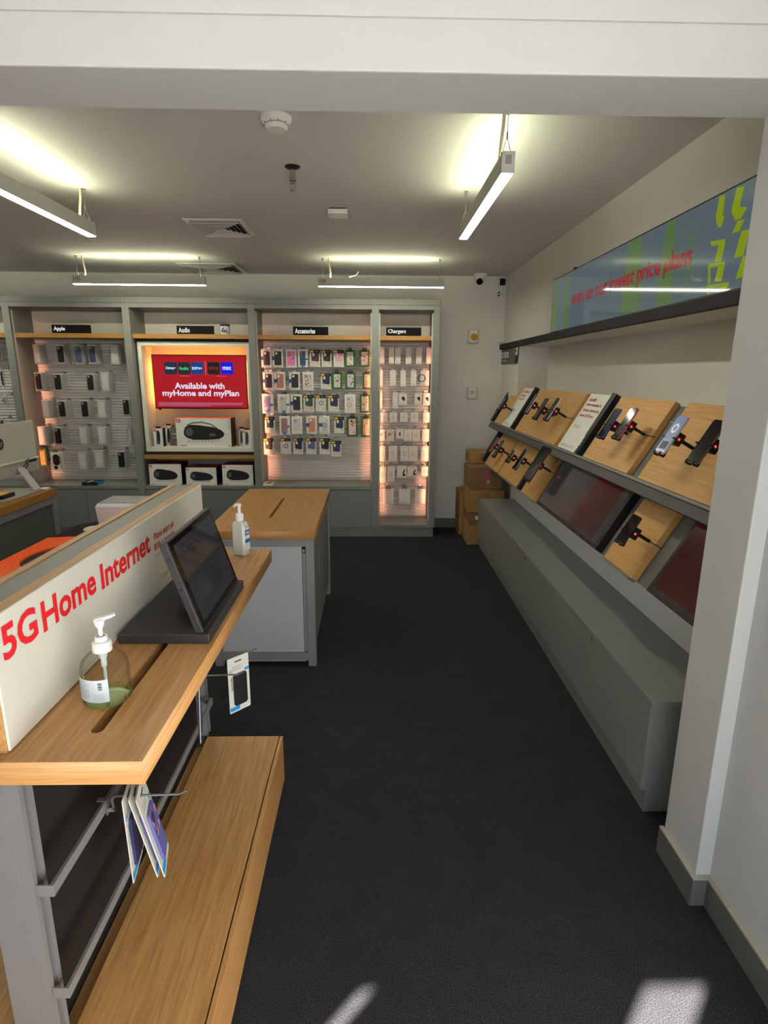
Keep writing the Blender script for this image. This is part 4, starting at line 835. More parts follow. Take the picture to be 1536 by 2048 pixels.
# boxed speakers
ORT = mat('speaker_orange', (226, 84, 40), .5)
def speaker_art(f, w, h, t, tall=False, col=BLACKM, handle=False):
    """printed loudspeaker, built as a shallow relief on the box front (a flat print)"""
    o, U, V, N = f; d = -N*-.0004; b_ = MB()
    P = []
    if tall: base = [(-.20, -.34), (-.05, -.40), (.12, -.36), (.20, -.22), (.22, .18), (.14, .34), (0, .38), (-.10, .34), (-.16, .2)]
    else: base = [(-.36, .02), (-.33, .17), (-.24, .25), (-.10, .24), (.18, .17), (.32, .08), (.38, -.04), (.36, -.15), (.28, -.24), (.05, -.27), (-.20, -.27), (-.31, -.20), (-.36, -.10)]
    b_.prism([o+U*(w*(.5+x))+V*(h*(.52+y))+N*.0004 for x, y in base], N*.0008); b_.build('speaker_print', col, t)
    b_ = MB()
    if tall: b_.prism([o+U*(w*(.5+x))+V*(h*(.52+y))+N*.0013 for x, y in ((-.06, -.30), (.06, -.32), (.1, -.2), (0, -.16), (-.08, -.2))], N*.0004)
    else:
        b_.prism([o+U*(w*(.24+.07*math.cos(q_)))+V*(h*(.52+.15*math.sin(q_)))+N*.0013 for q_ in [6.283*i/12 for i in range(12)]], N*.0004)
    b_.build('speaker_cone', mat('cone_grey', (86, 88, 92), .4), t)
    g = MB(); r = random.Random(int(w*1000))
    for i in range(10):
        x = (.2+.06*i) if not tall else .3+.04*i; z = .22 if not tall else .14; g.prism([o+U*w*(x)+V*h*(z-.03)+N*.0013, o+U*w*(x+.05)+V*h*(z-.05+r.uniform(-.03, .03))+N*.0013, o+U*w*(x+.03)+V*h*(z+.05)+N*.0013], N*.0003)
    stuff(g.build('splash_print', mat('splash', (188, 190, 190), .5), t))
    if handle:
        pts = [o+U*w*(.5+x)+V*h*(.52+y)+N*.001 for x, y in ((-.30, .22), (-.2, .32), (-.02, .35), (.14, .28), (.26, .12))]
        MB().tube(pts, h*.018, 6).build('handle_print', mat('handle_grey', (92, 88, 86), .5), t)
        text('brand_lettering', 'JBL', o+U*w*.60+V*h*.36+N*.0014, U, V, w*.13, h*.12, mat('logo_grey', (120, 120, 122), .4), t, bold=.03)
def speaker_box(x0, x1, y, z0, z1, dp, label, tall=False, col=BLACKM, handle=False, top=ORT, hang=False, grp='boxed speakers in the audio cabinet'):
    t = thing('speaker_box', label, 'box', ((x0+x1)/2, y, z0), grp); w, h = x1-x0, z1-z0
    MB().box(x0, y+.002, z0, x1, y+dp, z1-.0005).build('box_body', BLACKM, t)
    MB().box(x0, y, z0, x1, y+.0018, z1).build('box_front', WHITEC, t); MB().box(x0, y, z1, x1, y+dp, z1+.0015).build('box_top', top, t)
    f = FR(x0, y, z0); speaker_art(f, w, h, t, tall, col, handle)
    s_ = min(w, h)*(.28 if tall else .13)
    b_ = MB(); b_.box(x0+s_*.2, y-.0012, z1-s_*1.2, x0+s_*1.3, y-.0002, z1-s_*.3); b_.build('logo_tile', ORT, t)
    text('logo_lettering', 'JBL', (x0+s_*.36, y-.0016, z1-s_*1.0), X_, Z_, s_*.78, s_*.45, WHITEC, t, bold=.03)
    if not tall: text('side_lettering', 'SPEAKER', (x1-s_*.55, y-.0014, z1-s_*.4), -Z_, X_, h*.34, s_*.2, INK, t)
    b_ = MB(); b_.box(x0+w*.05, y-.001, z0+h*.035, x0+w*.18, y-.0002, z0+h*.055).box(x1-w*.06, y-.001, z0+h*.03, x1-w*.03, y-.0002, z0+h*.06); b_.build('small_print', INK, t)
    if hang: MB().box((x0+x1)/2-.022, y+.02, z1+.002, (x0+x1)/2+.022, y+.026, z1+.018).build('hang_tab', BLACKM, t)
    elif not tall and not handle: MB().tube([((x0+x1)/2-.07, y+.06, z1), ((x0+x1)/2-.04, y+.06, z1+.018), ((x0+x1)/2+.04, y+.06, z1+.018), ((x0+x1)/2+.07, y+.06, z1)], .004, 8).build('carry_handle', BLACKM, t)
    return t
zb = .891
speaker_box(-1.918, -1.386, 5.70, zb, 1.172, .20, 'large white speaker box with an orange top below the television', handle=True, top=mat('bright_orange', (255, 96, 40), .5))
speaker_box(-2.142, -2.052, 5.70, zb, 1.07, .08, 'small white speaker box at the left end of the lit frame', tall=True, col=mat('art_navy', (26, 40, 60), .5), hang=True)
speaker_box(-2.075, -2.005, 5.83, zb, 1.085, .08, 'small speaker box half hidden behind the leftmost one', tall=True, hang=True)
t = thing('gift_bag', 'grey printed bag standing left of the large speaker box', 'bag', (-1.975, 5.8, zb))
MB().prism([(-2.02, 5.80, zb), (-1.925, 5.80, zb), (-1.92, 5.83, 1.075), (-2.022, 5.83, 1.075)], (0, .03, 0)).build('bag_body', mat('bag_grey', (108, 102, 96), .3, noise=.3, nscale=30), t)
MB().box(-2.0, 5.806, 1.0, -1.95, 5.8155, 1.012).box(-1.99, 5.802, .965, -1.955, 5.812, .972).build('bag_print', mat('bag_light', (178, 174, 168), .4), t)
speaker_box(-1.345, -1.285, 5.83, zb, 1.058, .08, 'small white speaker box half hidden at the right of the lit frame', tall=True, col=mat('art_grey', (66, 64, 66), .5), hang=True)
speaker_box(-1.278, -1.196, 5.71, zb, 1.058, .08, 'small white speaker box with grey art at the right end of the lit frame', tall=True, col=mat('art_grey', (66, 64, 66), .5), hang=True)
RT = mat('speaker_red_top', (150, 40, 34), .5)
speaker_box(-2.195, -1.879, 5.645, .5205, .728, .22, 'left of the three white speaker boxes under the wooden shelf', top=RT)
speaker_box(-1.838, -1.539, 5.65, .5205, .694, .22, 'middle, shortest of three white speaker boxes, with navy art', top=RT, col=mat('art_blue', (28, 30, 52), .5))
speaker_box(-1.480, -1.178, 5.645, .5205, .722, .22, 'right of the three white speaker boxes under the wooden shelf', top=RT)
# ------------------------------------------------------------------ poly with hole, filled by a 2D curve
def plate(name, outer, holes, z0, z1, m_, parent, bevel=0, m2=None):
    cu = bpy.data.curves.new(name, 'CURVE'); cu.dimensions = '2D'; cu.fill_mode = 'BOTH'; cu.extrude = (z1-z0)/2-bevel; cu.bevel_depth = bevel; cu.offset = -bevel; cu.bevel_resolution = 1
    for P in [outer]+holes:
        sp = cu.splines.new('POLY'); sp.points.add(len(P)-1); sp.use_cyclic_u = True
        for q, p in zip(sp.points, P): q.co = (p[0], p[1], 0, 1)
    ob = NO(name, cu); COL.objects.link(ob); bpy.context.view_layer.update()
    me = bpy.data.meshes.new_from_object(ob.evaluated_get(bpy.context.evaluated_depsgraph_get())); bpy.data.objects.remove(ob); bpy.data.curves.remove(cu)
    off = parent['_o']
    for v in me.vertices: v.co = v.co+Vector((0, 0, (z0+z1)/2))-off
    bm = bmesh.new(); bm.from_mesh(me); bmesh.ops.remove_doubles(bm, verts=bm.verts, dist=1e-5); bm.to_mesh(me); bm.free()
    me.materials.clear(); me.materials.append(m_); me.name = name
    if m2:
        me.materials.append(m2); ym = max(v.co.y for v in me.vertices); yn = min(v.co.y for v in me.vertices)
        for p in me.polygons:
            if abs(p.normal.y) > .7 and (p.center.y > ym-.01 or p.center.y < yn+.01): p.material_index = 1
    r = NO(name, me); COL.objects.link(r); r.parent = PO(parent); return Ref(r, off)
def slot_pts(x, y0, y1, r, n=6):
    return [(x+r*math.cos(math.pi*i/n), y1+r*math.sin(math.pi*i/n)) for i in range(n+1)]+[(x+r*math.cos(math.pi+math.pi*i/n), y0+r*math.sin(math.pi+math.pi*i/n)) for i in range(n+1)]

# ------------------------------------------------------------------ near display fixture on the left
ZT = .95
fx = thing('display_fixture', 'near oak topped display fixture with grey posts and a white lettered panel', 'fixture', (-.69, 1.48, 0))
plate('tabletop', [(-.99, .872), (-.3945, .872), (-.3835, 2.103), (-.99, 2.103)], [slot_pts(-.514, .966, 1.93, .0115)], ZT-.046, ZT, woodY, fx, bevel=.0012, m2=woodX)
MB().box(-.53, .95, ZT-.0465, -.498, 1.95, ZT-.044).build('slot_liner', DARKP, fx)
# raised centre panel
MB().box(-.637, .897, ZT+.004, -.632, 2.106, 1.2).build('white_panel', mat('panel_white', (216, 214, 204), .35), fx, bevel=.0008)
MB().box(-.6375, .895, ZT, -.664, 2.104, 1.2).build('panel_board', woodY, fx, bevel=.0008)
MB().box(-.7225, .895, ZT, -.742, 2.104, 1.2).build('panel_board', woodY, fx, bevel=.0008)
MB().box(-.6645, .899, ZT, -.722, 2.10, 1.197).build('panel_core', GREY, fx)
PNL = -.6308
ttx = lambda s, y0, y1, z0, z1, nm='panel_lettering': text(nm, s, (PNL, y0, z0), Y_, Z_, y1-y0, z1-z0, RED, fx, bold=.012, depth=.0008)
for s_, pa, pb, zb_, hh in (('5G', (7, 1317), (78, 1276), 1.1135, .064), ('Home', (88, 1268), (194, 1192), 1.1105, .062), ('Internet', (204, 1180), (301, 1104), 1.104, .062)):
    a, c = at(*pa, 0, -.632), at(*pb, 0, -.632); text('panel_lettering', s_, (-.6318, a.y, zb_), Y_, Z_, c.y-a.y, hh, RED, fx, bold=.026)
text('panel_lettering', 'Plans start at', (-.6318, 1.616, 1.1265), Y_, Z_, .168, .021, RED, fx, bold=.015)
text('panel_lettering', '$35 a month', (-.6318, 1.612, 1.0955), Y_, Z_, .168, .021, RED, fx, bold=.015)
b_ = MB()
for i, (y0, y1, z) in enumerate(((1.62, 1.66, 1.078), (1.645, 1.79, 1.005), (1.645, 1.76, .998))): b_.box(-.6319, y0, z, -.6314, y1, z+.0025)
stuff(b_.build('small_print', mat('brownish_print', (186, 160, 140), .6), fx))
# uprights with slotted channels, top rail, dark back panel
for y0 in (.925, 2.03):
    MB().box(-.735, y0, .0, -.676, y0+.04, ZT-.0465).build('upright', GREYM, fx, bevel=.001)
    MB().box(-.6755, y0, .20, -.650, y0+.012, ZT-.0465).box(-.6755, y0+.028, .20, -.650, y0+.04, ZT-.0465).box(-.6755, y0+.0125, .20, -.664, y0+.0275, ZT-.0465).build('slotted_channel', GREYM, fx)
    b_ = MB(); z = .25
    while z < ZT-.07: b_.box(-.6645, y0+.016, z, -.6635, y0+.024, z+.013); z += .025
    stuff(b_.build('channel_slots', BLACKM, fx))
MB().box(-.70, .966, .18, -.686, 2.029, ZT-.048).build('back_panel', DARKP, fx)
MB().box(-.72, .966, ZT-.085, -.66, 2.029, ZT-.048).build('top_rail', GREYM, fx)
MB().box(-.52, .93, ZT-.062, -.665, .96, ZT-.0465).build('top_arm', GREYM, fx)
# two hanging bars
def bar(z, label):
    b_ = MB(); zt, x0, x1 = z, -.6495, -.616
    b_.box(x0, .928, zt-.026, x1, .9315, zt).box(x0, 2.01, zt-.026, x1, 2.0135, zt)
    b_.box(x1-.008, .932, zt-.026, x1, 2.0095, zt); return lab(b_.build('hanging_bar', GREYM, fx, bevel=.0008), label)
bar(.634, 'upper grey hanging bar'); bar(.380, 'lower grey hanging bar')
# lower deck
MB().box(-.648, .60, .165, -.3685, 2.018, .207).build('deck_board', woodY, fx, bevel=.001)
MB().box(-.3645, .60, .012, -.352, 2.018, .207).build('deck_front', woodY, fx, bevel=.001)
MB().box(-1.03, .62, 0, -.3655, 2.012, .164).build('deck_base', woodY, fx)
MB().box(-1.03, .60, .165, -.737, 2.018, .207).build('deck_board', woodY, fx, bevel=.001)
# hooks
def facing_hook(y, zb_, xe, label, price=False):
    t = thing('display_hook', label, 'hook', (-.616, y, zb_), 'wire hooks on the hanging bars')
    zt = zb_
    b_ = MB(); b_.box(-.634, y-.006, zt+.001, -.6125, y+.006, zt+.004).box(-.6155, y-.006, zt-.036, -.6125, y+.006, zt+.0005)
    b_.build('hook_clip', STEEL, t)
    MB().tube([(-.612, y+.004, zt-.026), (-.602, y+.004, zt-.022), (-.602, y, zt+.004), (-.598, y, zt+.010), (-.596, y, zt+.012), (xe-.022, y, zt+.016), (xe, y, zt+.027)], .0028, 8).build('hook_wire', STEEL, t, smooth=True)
    MB().cyl((-.612, y+.004, zt-.03), (-.60, y+.004, zt-.03), .004, 8).build('hook_rivet', STEEL, t)
    return t
H1Y = 1.155
facing_hook(H1Y, .636, -.425, 'wire hook holding three case cards under the near corner of the oak top')
H2Y = 1.70
facing_hook(H2Y, .636, -.415, 'wire hook crossing in front of the white case pack')
facing_hook(1.86, .636, -.405, 'wire hook carrying the white case pack')
def case_card(o, u, v, w, h, label, cols, logo=None, grp='case cards on the wire hooks', case_side=1):
    f = frame(o, u, v); N = f[3]; t = thing('case_card', label, 'package', o, grp)
    MB().prism(rrect(f, -w/2, -h, w/2, 0, .004, 2), N*.0022).build('card', WHITEC, t)
    q = (f[0]+N*(.0022 if case_side > 0 else 0), f[1], f[2], f[3]); sN = N*case_side
    MB().prism([p for p in rrect(q, -w*.30, -h*.88, w*.34, -h*.30, .010, 4)], sN*.007).build('phone_case', colmat(cols[0]), t, bevel=.002)
    q2 = (q[0]+sN*.0072, f[1], f[2], f[3])
    b_ = MB(); b_.prism(rrect(q2, -w*.22, -h*.44, w*.02, -h*.34, .006, 3), sN*.0004); b_.build('camera_cutout', mat('cut_dark', (44, 44, 52), .2), t)
    b_ = MB(); b_.prism([q[0]+f[1]*x+f[2]*z for x, z in ((-w*.48, -h*.97), (-w*.02, -h*.97), (-w*.02, -h*.90), (-w*.48, -h*.90))], sN*.0004)
    b_.build('blue_band', mat('cyan_print', (0, 142, 214), .5), t); MB().prism([q[0]+f[1]*x+f[2]*z for x, z in ((w*.30, -h*.30), (w*.5, -h*.30), (w*.5, -h*.25), (w*.30, -h*.25))], sN*.0004).build('blue_label', mat('cyan_print', (0, 142, 214), .5), t)
    b_ = MB(); 
    for i in range(3): b_.prism([q[0]+f[1]*x+f[2]*z for x, z in ((-w*.30, -h*(.17+.03*i)), (w*.12, -h*(.17+.03*i)), (w*.12, -h*(.178+.03*i)), (-w*.30, -h*(.178+.03*i)))], sN*.0003)
    stuff(b_.build('small_print', GREYI, t)); MB().prism([q[0]+f[1]*x+f[2]*z for x, z in ((-w*.16, -h*.075), (w*.16, -h*.075), (w*.16, -h*.095), (-w*.16, -h*.095))], sN*.0004).build('hang_slot', INK, t)
    if logo:
        text('card_lettering', logo, q[0]-f[1]*w*.40-f[2]*h*.34+sN*.0004, -f[2], f[1], h*.26, w*.10, INK, t, bold=.01)
        c_ = q[0]-f[1]*w*.37-f[2]*h*.24; b_ = MB()
        b_.lathe(c_, [(w*.07, .0002), (w*.07, .0006), (w*.085, .0006), (w*.085, .0002)], 20, sN)
        b_.prism([c_+f[1]*(w*(.05 if i % 2 == 0 else .018)*math.cos(i*.785))+f[2]*(w*(.05 if i % 2 == 0 else .018)*math.sin(i*.785)) for i in range(8)], sN*.0005)
        b_.build('star_logo', mat('cyan_logo', (40, 130, 190), .5), t)
    if len(cols) > 1:
        r = random.Random(5); g = MB()
        for i in range(26):
            g.use(colmat(r.choice(cols[1:]))); x, z, q_, a0 = r.uniform(-.26, .3)*w, -h*r.uniform(.34, .6), r.uniform(.003, .007), r.random()*6
            g.prism([q2[0]+f[1]*(x+q_*math.cos(a0+2.1*j))+f[2]*(z+q_*1.6*math.sin(a0+2.1*j))+sN*.0005 for j in range(3)], sN*.0003)
        stuff(g.build('case_pattern', None, t))
    return t
BLOS = [(70, 70, 120), (214, 120, 130), (230, 180, 190), (60, 60, 76)]
# the white pack in front of the aisle
case_card(Vector((-.466, 1.832, .650)), (.69, .72, 0), (0, 0, 1), .084, .207, 'white case card with a black phone case hanging over the aisle carpet', [(24, 24, 28)], 'speck')
case_card(Vector((-.552, 1.66, .655)), (-.36, .93, 0), (.04, 0, .99), .09, .20, 'case card seen edge on under the middle of the oak top', [(30, 40, 80)])
case_card(Vector((-.566, H1Y+.004, .672)), (-.17, .985, 0), (-.02, 0, 1), .10, .225, 'navy case card, leftmost of three on the nearest wire hook', [(30, 42, 92)], 'speck', case_side=1)
case_card(Vector((-.556, H1Y+.004, .672)), (-.25, .97, 0), (-.22, 0, .97), .10, .215, 'flowered case card, middle of three on the nearest wire hook', [(92, 92, 160)]+BLOS)
case_card(Vector((-.540, H1Y+.004, .672)), (-.25, .97, 0), (-.22, 0, .97), .10, .215, 'flowered case card, rightmost of three on the nearest wire hook', [(92, 92, 160)]+BLOS)

# ------------------------------------------------------------------ hand sanitizers
cx, cy = -.541, 1.072
t = thing('hand_sanitizer', 'round clear pump bottle with a little green gel and blue label', 'bottle', (cx, cy, ZT))
def clear(name, tint, rough=.03, fac=.55):
    M = bpy.data.materials.new(name); M.use_nodes = True; N = M.node_tree.nodes; L = M.node_tree.links
    N.remove(N['Principled BSDF']); tr = N.new('ShaderNodeBsdfTransparent'); tr.inputs[0].default_value = (*tint, 1)
    gl = N.new('ShaderNodeBsdfGlossy'); gl.inputs['Roughness'].default_value = rough; lw = N.new('ShaderNodeLayerWeight'); lw.inputs[0].default_value = .12
    mu = N.new('ShaderNodeMath'); mu.operation = 'MULTIPLY'; mu.inputs[1].default_value = fac; mx = N.new('ShaderNodeMixShader')
    L.new(lw.outputs['Fresnel'], mu.inputs[0]); L.new(mu.outputs[0], mx.inputs[0]); L.new(tr.outputs[0], mx.inputs[1]); L.new(gl.outputs[0], mx.inputs[2]); L.new(mx.outputs[0], N['Material Output'].inputs[0]); return M
GLS = clear('clear_plastic', (.95, .97, .95)); GEL = clear('green_gel', (.88, .98, .80), fac=.8)
R = .0465
prof = [(0, .001), (R*.9, .001), (R, .006), (R*1.0, .068), (R*.97, .079), (R*.88, .090), (R*.70, .100), (R*.45, .106), (.0135, .109), (.0135, .118)]
o_ = MB().lathe((cx, cy, ZT), prof, 40).build('bottle_body', GLS, t, smooth=True)
MB().lathe((cx, cy, ZT), [(0, .002), (R*.88, .002), (R*.96, .006), (R*.97, .013), (0, .0135)], 40).build('gel', GEL, t, smooth=True)
lb = MB(); n = 14; vs = []
for i in range(n+1):
    a = math.radians(196+i*(104/n)); 
    for z in (.018, .066): vs.append((cx+(R+.0006)*math.cos(a), cy+(R+.0006)*math.sin(a), ZT+z))
lb.add(vs, [(2*i, 2*i+2, 2*i+3, 2*i+1) for i in range(n)]); lb.build('bottle_label', mat('pale_blue_label', (202, 214, 220), .5), t, smooth=True)
g = MB()
def arc(a0, a1, z0, z1):
    P = []; k = max(1, int((a1-a0)/6))
    for i in range(k+1):
        a = math.radians(a0+(a1-a0)*i/k); P.append((a, i))
    vs = []
    for a, i in P:
        for z in (z0, z1): vs.append((cx+(R+.0009)*math.cos(a), cy+(R+.0009)*math.sin(a), ZT+z))
    g.add(vs, [(2*i, 2*i+2, 2*i+3, 2*i+1) for i in range(len(P)-1)])
for i in range(10): arc(204, 255 if i % 3 else 246, .060-i*.0038, .0603-i*.0038+.0006)
for i in range(7): arc(262, 290, .036-i*.0024, .0364-i*.0024)
stuff(g.build('label_print', mat('label_text', (120, 140, 150), .6), t))
g = MB()
for i in range(8): arc(277, 286, .060-i*.0021, .060-i*.0021+(.0014 if i % 3 else .0007))
stuff(g.build('barcode', INK, t))
PW_ = mat('pump_white', (232, 232, 232), .35)
MB().lathe((cx, cy, ZT), [(.0165, .106), (.0185, .108), (.0185, .1265), (.0165, .129), (.0125, .130), (.0125, .138), (.0115, .1395), (.007, .1395)], 28).build('pump_collar', PW_, t, smooth=True)
MB().lathe((cx, cy, ZT), [(.0045, .138), (.0045, .155), (.0075, .159), (.0095, .164), (.0095, .1705), (.0112, .171), (.011, .1745), (0, .175)], 24).build('pump_head', PW_, t, smooth=True)
nz = frame((cx, cy, ZT), (.86, .5, 0), Z_)
b_ = MB(); U = nz[1]; pv = U.cross(Z_)*.0065
b_.prism([nz[0]+U*x+Z_*z-pv for x, z in ((-.010, .1735), (.010, .1725), (.020, .174), (.030, .1775), (.030, .1815), (.018, .1805), (.004, .1785), (-.010, .1775))], pv*2)
b_.build('nozzle', PW_, t, bevel=.0015)
MB().lathe((cx, cy, ZT), [(.008, .108), (.008, .094), (.0058, .090), (.0058, .074), (.0042, .072), (.0032, .070), (.0032, .012)], 16).build('dip_tube', mat('tube_white', (214, 224, 226), .3, alpha=.8), t, smooth=True)
# small square pump bottle at the far end of the oak top
cx2, cy2 = -.482, 2.04
t = thing('hand_sanitizer', 'squarish clear pump bottle at the far end of the oak top', 'bottle', (cx2, cy2, ZT))
rz = Matrix.Rotation(math.radians(-22), 3, 'Z'); u_, v_ = rz @ X_, rz @ Y_
def octo(hx, hy, c): return [(hx-c, -hy), (hx, -hy+c), (hx, hy-c), (hx-c, hy), (-hx+c, hy), (-hx, hy-c), (-hx, -hy+c), (-hx+c, -hy)]
b_ = MB(); rings = [(.026, .017, 0), (.028, .019, .004), (.028, .019, .112), (.022, .016, .126), (.012, .012, .128)]
vs = []; fs = []
for hx, hy, z in rings: vs += [Vector((cx2, cy2, ZT+.0008+z))+u_*x+v_*y for x, y in octo(hx, hy, min(hx, hy)*.4)]
for k in range(len(rings)-1):
    for i in range(8): fs.append((k*8+i, k*8+(i+1) % 8, k*8+8+(i+1) % 8, k*8+8+i))
fs += [tuple(range(8))[::-1], tuple(range(32, 40))]
b_.add(vs, fs).build('bottle_body', mat('cloudy_plastic', (196, 200, 196), .15, alpha=.9), t, bevel=.0015)
fl = (Vector((cx2, cy2, ZT))-v_*.0194, u_, Z_, -v_)
fr_ = (Vector((cx2, cy2, ZT))+u_*.0284, v_, Z_, u_)
MB().fbox(fr_, -.014, .022, 0, .014, .104, .0006).build('bottle_label', mat('pale_label', (206, 210, 214), .5), t)
MB().fbox(fr_, -.0135, .078, .0006, .0135, .098, .0010).build('logo_band', mat('logo_violet', (72, 66, 140), .5), t)
MB().fbox(fr_, -.0135, .050, .0006, .0135, .064, .0010).build('teal_band', mat('teal', (24, 92, 112), .5), t)
text('label_lettering', 'PURELL', fr_[0]-v_*.011+Z_*.083+u_*.0012, v_, Z_, .022, .009, WHITEC, t, bold=.02)
MB().lathe((cx2, cy2, ZT), [(.013, .128), (.0145, .130), (.0145, .152), (.011, .157), (.006, .158), (.0055, .178), (.0085, .183), (.0085, .190), (0, .192)], 24).build('pump_head', PW_, t, smooth=True)
MB().prism([Vector((cx2, cy2, ZT))-u_*x+Z_*z-v_*.005 for x, z in ((-.006, .184), (.012, .185), (.021, .176), (.023, .179), (.014, .192), (-.006, .193))], v_*.01).build('nozzle', PW_, t, bevel=.001)

# ------------------------------------------------------------------ tablet on its black stand
t = thing('tablet_stand', 'black leaning tablet on a black slab stand on the oak top', 'tablet', (-.5, 1.51, ZT))
MB().box(-.6225, 1.315, ZT+.0005, -.4005, 1.702, ZT+.026).build('stand_base', CHAR, t, bevel=.003)
tn = frame((-.4155, 1.322, ZT+.027), Y_, (-.0725, 0, .2275))   # tablet front face, u along Y, leaning back
TL, TH, TT = .372, .243, .020
MB().fbox(tn, 0, 0, -TT, TL, TH, 0).build('tablet_case', CHAR, t, bevel=.0025)
g_ = MB().fbox(tn, .008, .006, 0, TL-.004, TH-.004, .0012).build('tablet_glass', mat('tablet_bezel', (8, 8, 9), .06), t)
MB().fbox(tn, .028, .020, .0012, TL-.020, TH-.018, .0016).build('tablet_screen', emsurf('tablet_glow', (36, 40, 46), .6, .04), t)
for v in (.045, .122, .20): 
    p = tn[0]+tn[2]*v-tn[3]*(TT/2); MB().cyl(p+Y_*.001, p-Y_*.0008, .0035, 12).build('side_screw', BLACK, t)
MB().prism([tn[0]+Y_*.12+p for p in (Vector((-.028, 0, 0)), Vector((-.10, 0, 0)), Vector((-.085, 0, .13)))], Y_*.13).build('stand_arm', CHAR, t)

# ------------------------------------------------------------------ middle oak topped table
t = thing('display_table', 'oak topped grey framed table in the middle of the shop floor', 'table', (-.6, 3.52, 0))
TX = (-.885, -.308); TYY = (2.94, 4.10)
plate('tabletop', [(TX[0], TYY[0]), (TX[1], TYY[0]), (TX[1], TYY[1]), (TX[0], TYY[1])], [slot_pts(-.593, 3.25, 3.77, .009)], .747, .79, wood('oak_table_top', (142, 100, 44), (168, 124, 64), (110, 5, 110)), t, bevel=.0012, m2=wood('oak_table_edge', (150, 104, 56), (176, 130, 78), (5, 110, 110)))
MB().box(-.615, 3.2, .7455, -.57, 3.82, .7475).build('slot_liner', DARKP, t)
for x in (-.877, -.358):
    for y in (2.962, 4.045): MB().box(x, y, 0, x+.045, y+.045, .7425).build('leg', GREYM, t, bevel=.0015)
for y in (2.962, 4.045):
    MB().box(-.8315, y+.001, .700, -.3585, y+.044, .7425).build('top_rail', GREYM, t); MB().box(-.8315, y+.001, .035, -.3585, y+.044, .082).build('bottom_rail', GREYM, t)
for x in (-.876, -.357): MB().box(x, 3.008, .700, x+.043, 4.044, .7425).build('top_rail', GREYM, t); MB().box(x+.008, 3.008, .10, x+.036, 4.044, .698).build('side_panel', mat('side_panel_grey', (112, 113, 113), .5), t)
MB().box(-.83, 2.966, .084, -.379, 2.985, .699).build('front_panel', GREYP, t, bevel=.001)
MB().box(-.82, 2.985, .018, -.372, 3.0, .034).build('lower_lip', GREYP, t)
MB().box(-.377, 2.970, .084, -.3595, 2.985, .66).build('edge_channel', GREYM, t)
MB().box(-.376, 2.966, .662, -.361, 2.98, .692).build('latch_hole', BLACKM, t)
MB().box(-.374, 2.9655, .667, -.363, 2.9665, .682).build('latch', GREYI, t)
MB().box(-.3135, 3.22, .46, -.3125, 3.235, .62).build('pull_slot', GREYP, t)
MB().box(-.82, 2.986, .084, -.38, 4.03, .55).build('carcass', GREYD, t)

# ------------------------------------------------------------------ service desk with the computer
t = thing('service_desk', 'oak topped grey desk with the computer at the left edge', 'desk', (-2.8, 3.5, 0))
MB().box(-3.35, 2.75, .739, -2.268, 4.112, .79).build('desktop', wood('oak_desk', (132, 92, 34), (156, 112, 48), (5, 110, 110)), t, bevel=.0015)
for x in (-3.34, -2.318):
    for y in (2.77, 4.055): MB().box(x, y, 0, x+.045, y+.045, .7385).build('leg', GREYM, t, bevel=.001)
for y in (2.77, 4.055): MB().box(-3.2945, y+.001, .69, -2.3185, y+.044, .7385).build('top_rail', GREYM, t)
MB().box(-2.317, 2.8155, .69, -2.275, 4.0545, .7385).build('top_rail', GREYM, t); MB().box(-2.31, 2.816, .10, -2.285, 4.054, .689).build('side_panel', mat('desk_side', (78, 80, 76), .5), t)
MB().box(-3.29, 4.075, .10, -2.32, 4.095, .689).build('back_panel', GREYK, t)
# all in one computer seen from behind
t = thing('desktop_computer', 'all in one computer seen from behind on the service desk', 'computer', (-2.45, 3.87, .79))
MX = -2.447; SH = mat('computer_shell', (176, 180, 168), .45); SH2 = mat('computer_chin', (158, 156, 148), .5)
MB().box(MX-.022, 3.50, 1.004, MX, 4.238, 1.262).build('display_shell', SH, t, bevel=.004)
MB().box(MX-.006, 3.498, .990, MX+.012, 4.245, 1.0035).build('speaker_bar', mat('bar_pale', (196, 202, 180), .4), t, bevel=.004)
MB().box(MX-.022, 3.50, .905, MX+.004, 4.240, .9895).build('chin', SH2, t, bevel=.004)
MB().box(MX-.0235, 3.512, 1.02, MX-.0225, 4.226, 1.25).build('screen_glass', BLACKG, t)
MB().lathe((MX+.0005, 3.835, 1.135), [(0, .0), (.038, 0), (.038, .0012), (0, .0012)], 36, (1, 0, 0)).build('logo_disc', BLACK, t)
text('logo_lettering', 'hp', (MX+.0022, 3.812, 1.112), Y_, Z_, .046, .046, SH, t, shear=.3)
MB().prism([(MX+.006, 3.96, .958), (MX+.018, 3.96, .958), (MX+.112, 3.96, .803), (MX+.098, 3.96, .803)], (0, .075, 0)).build('stand_leg', mat('brushed_aluminium', (176, 176, 178), .45, metal=.2), t, bevel=.002)
MB().box(MX+.004, 3.90, .93, MX+.008, 4.0, .975).build('stand_hinge', SH2, t)
MB().prism([(MX-.12, 3.62, .7905), (MX+.10, 3.62, .7905), (MX+.125, 3.66, .7905), (MX+.125, 4.03, .7905), (MX-.12, 4.03, .7905)], (0, 0, .010)).build('stand_foot', mat('foot_silver', (150, 150, 144), .5), t, bevel=.003)
b_ = MB(); b_.tube([(MX+.02, 4.02, .955), (MX+.035, 4.04, .985), (MX+.02, 4.07, .998), (MX+.008, 4.12, 1.0), (MX+.006, 4.15, .993)], .004, 8)
b_.tube([(MX+.025, 4.03, .945), (MX+.03, 4.06, .960), (MX+.02, 4.075, .99)], .004, 8).build('power_cable', BLACK, t, smooth=True)
MB().cyl((MX+.005, 4.12, .985), (MX+.012, 4.19, .985), .011, 12).build('cable_plug', BLACK, t)
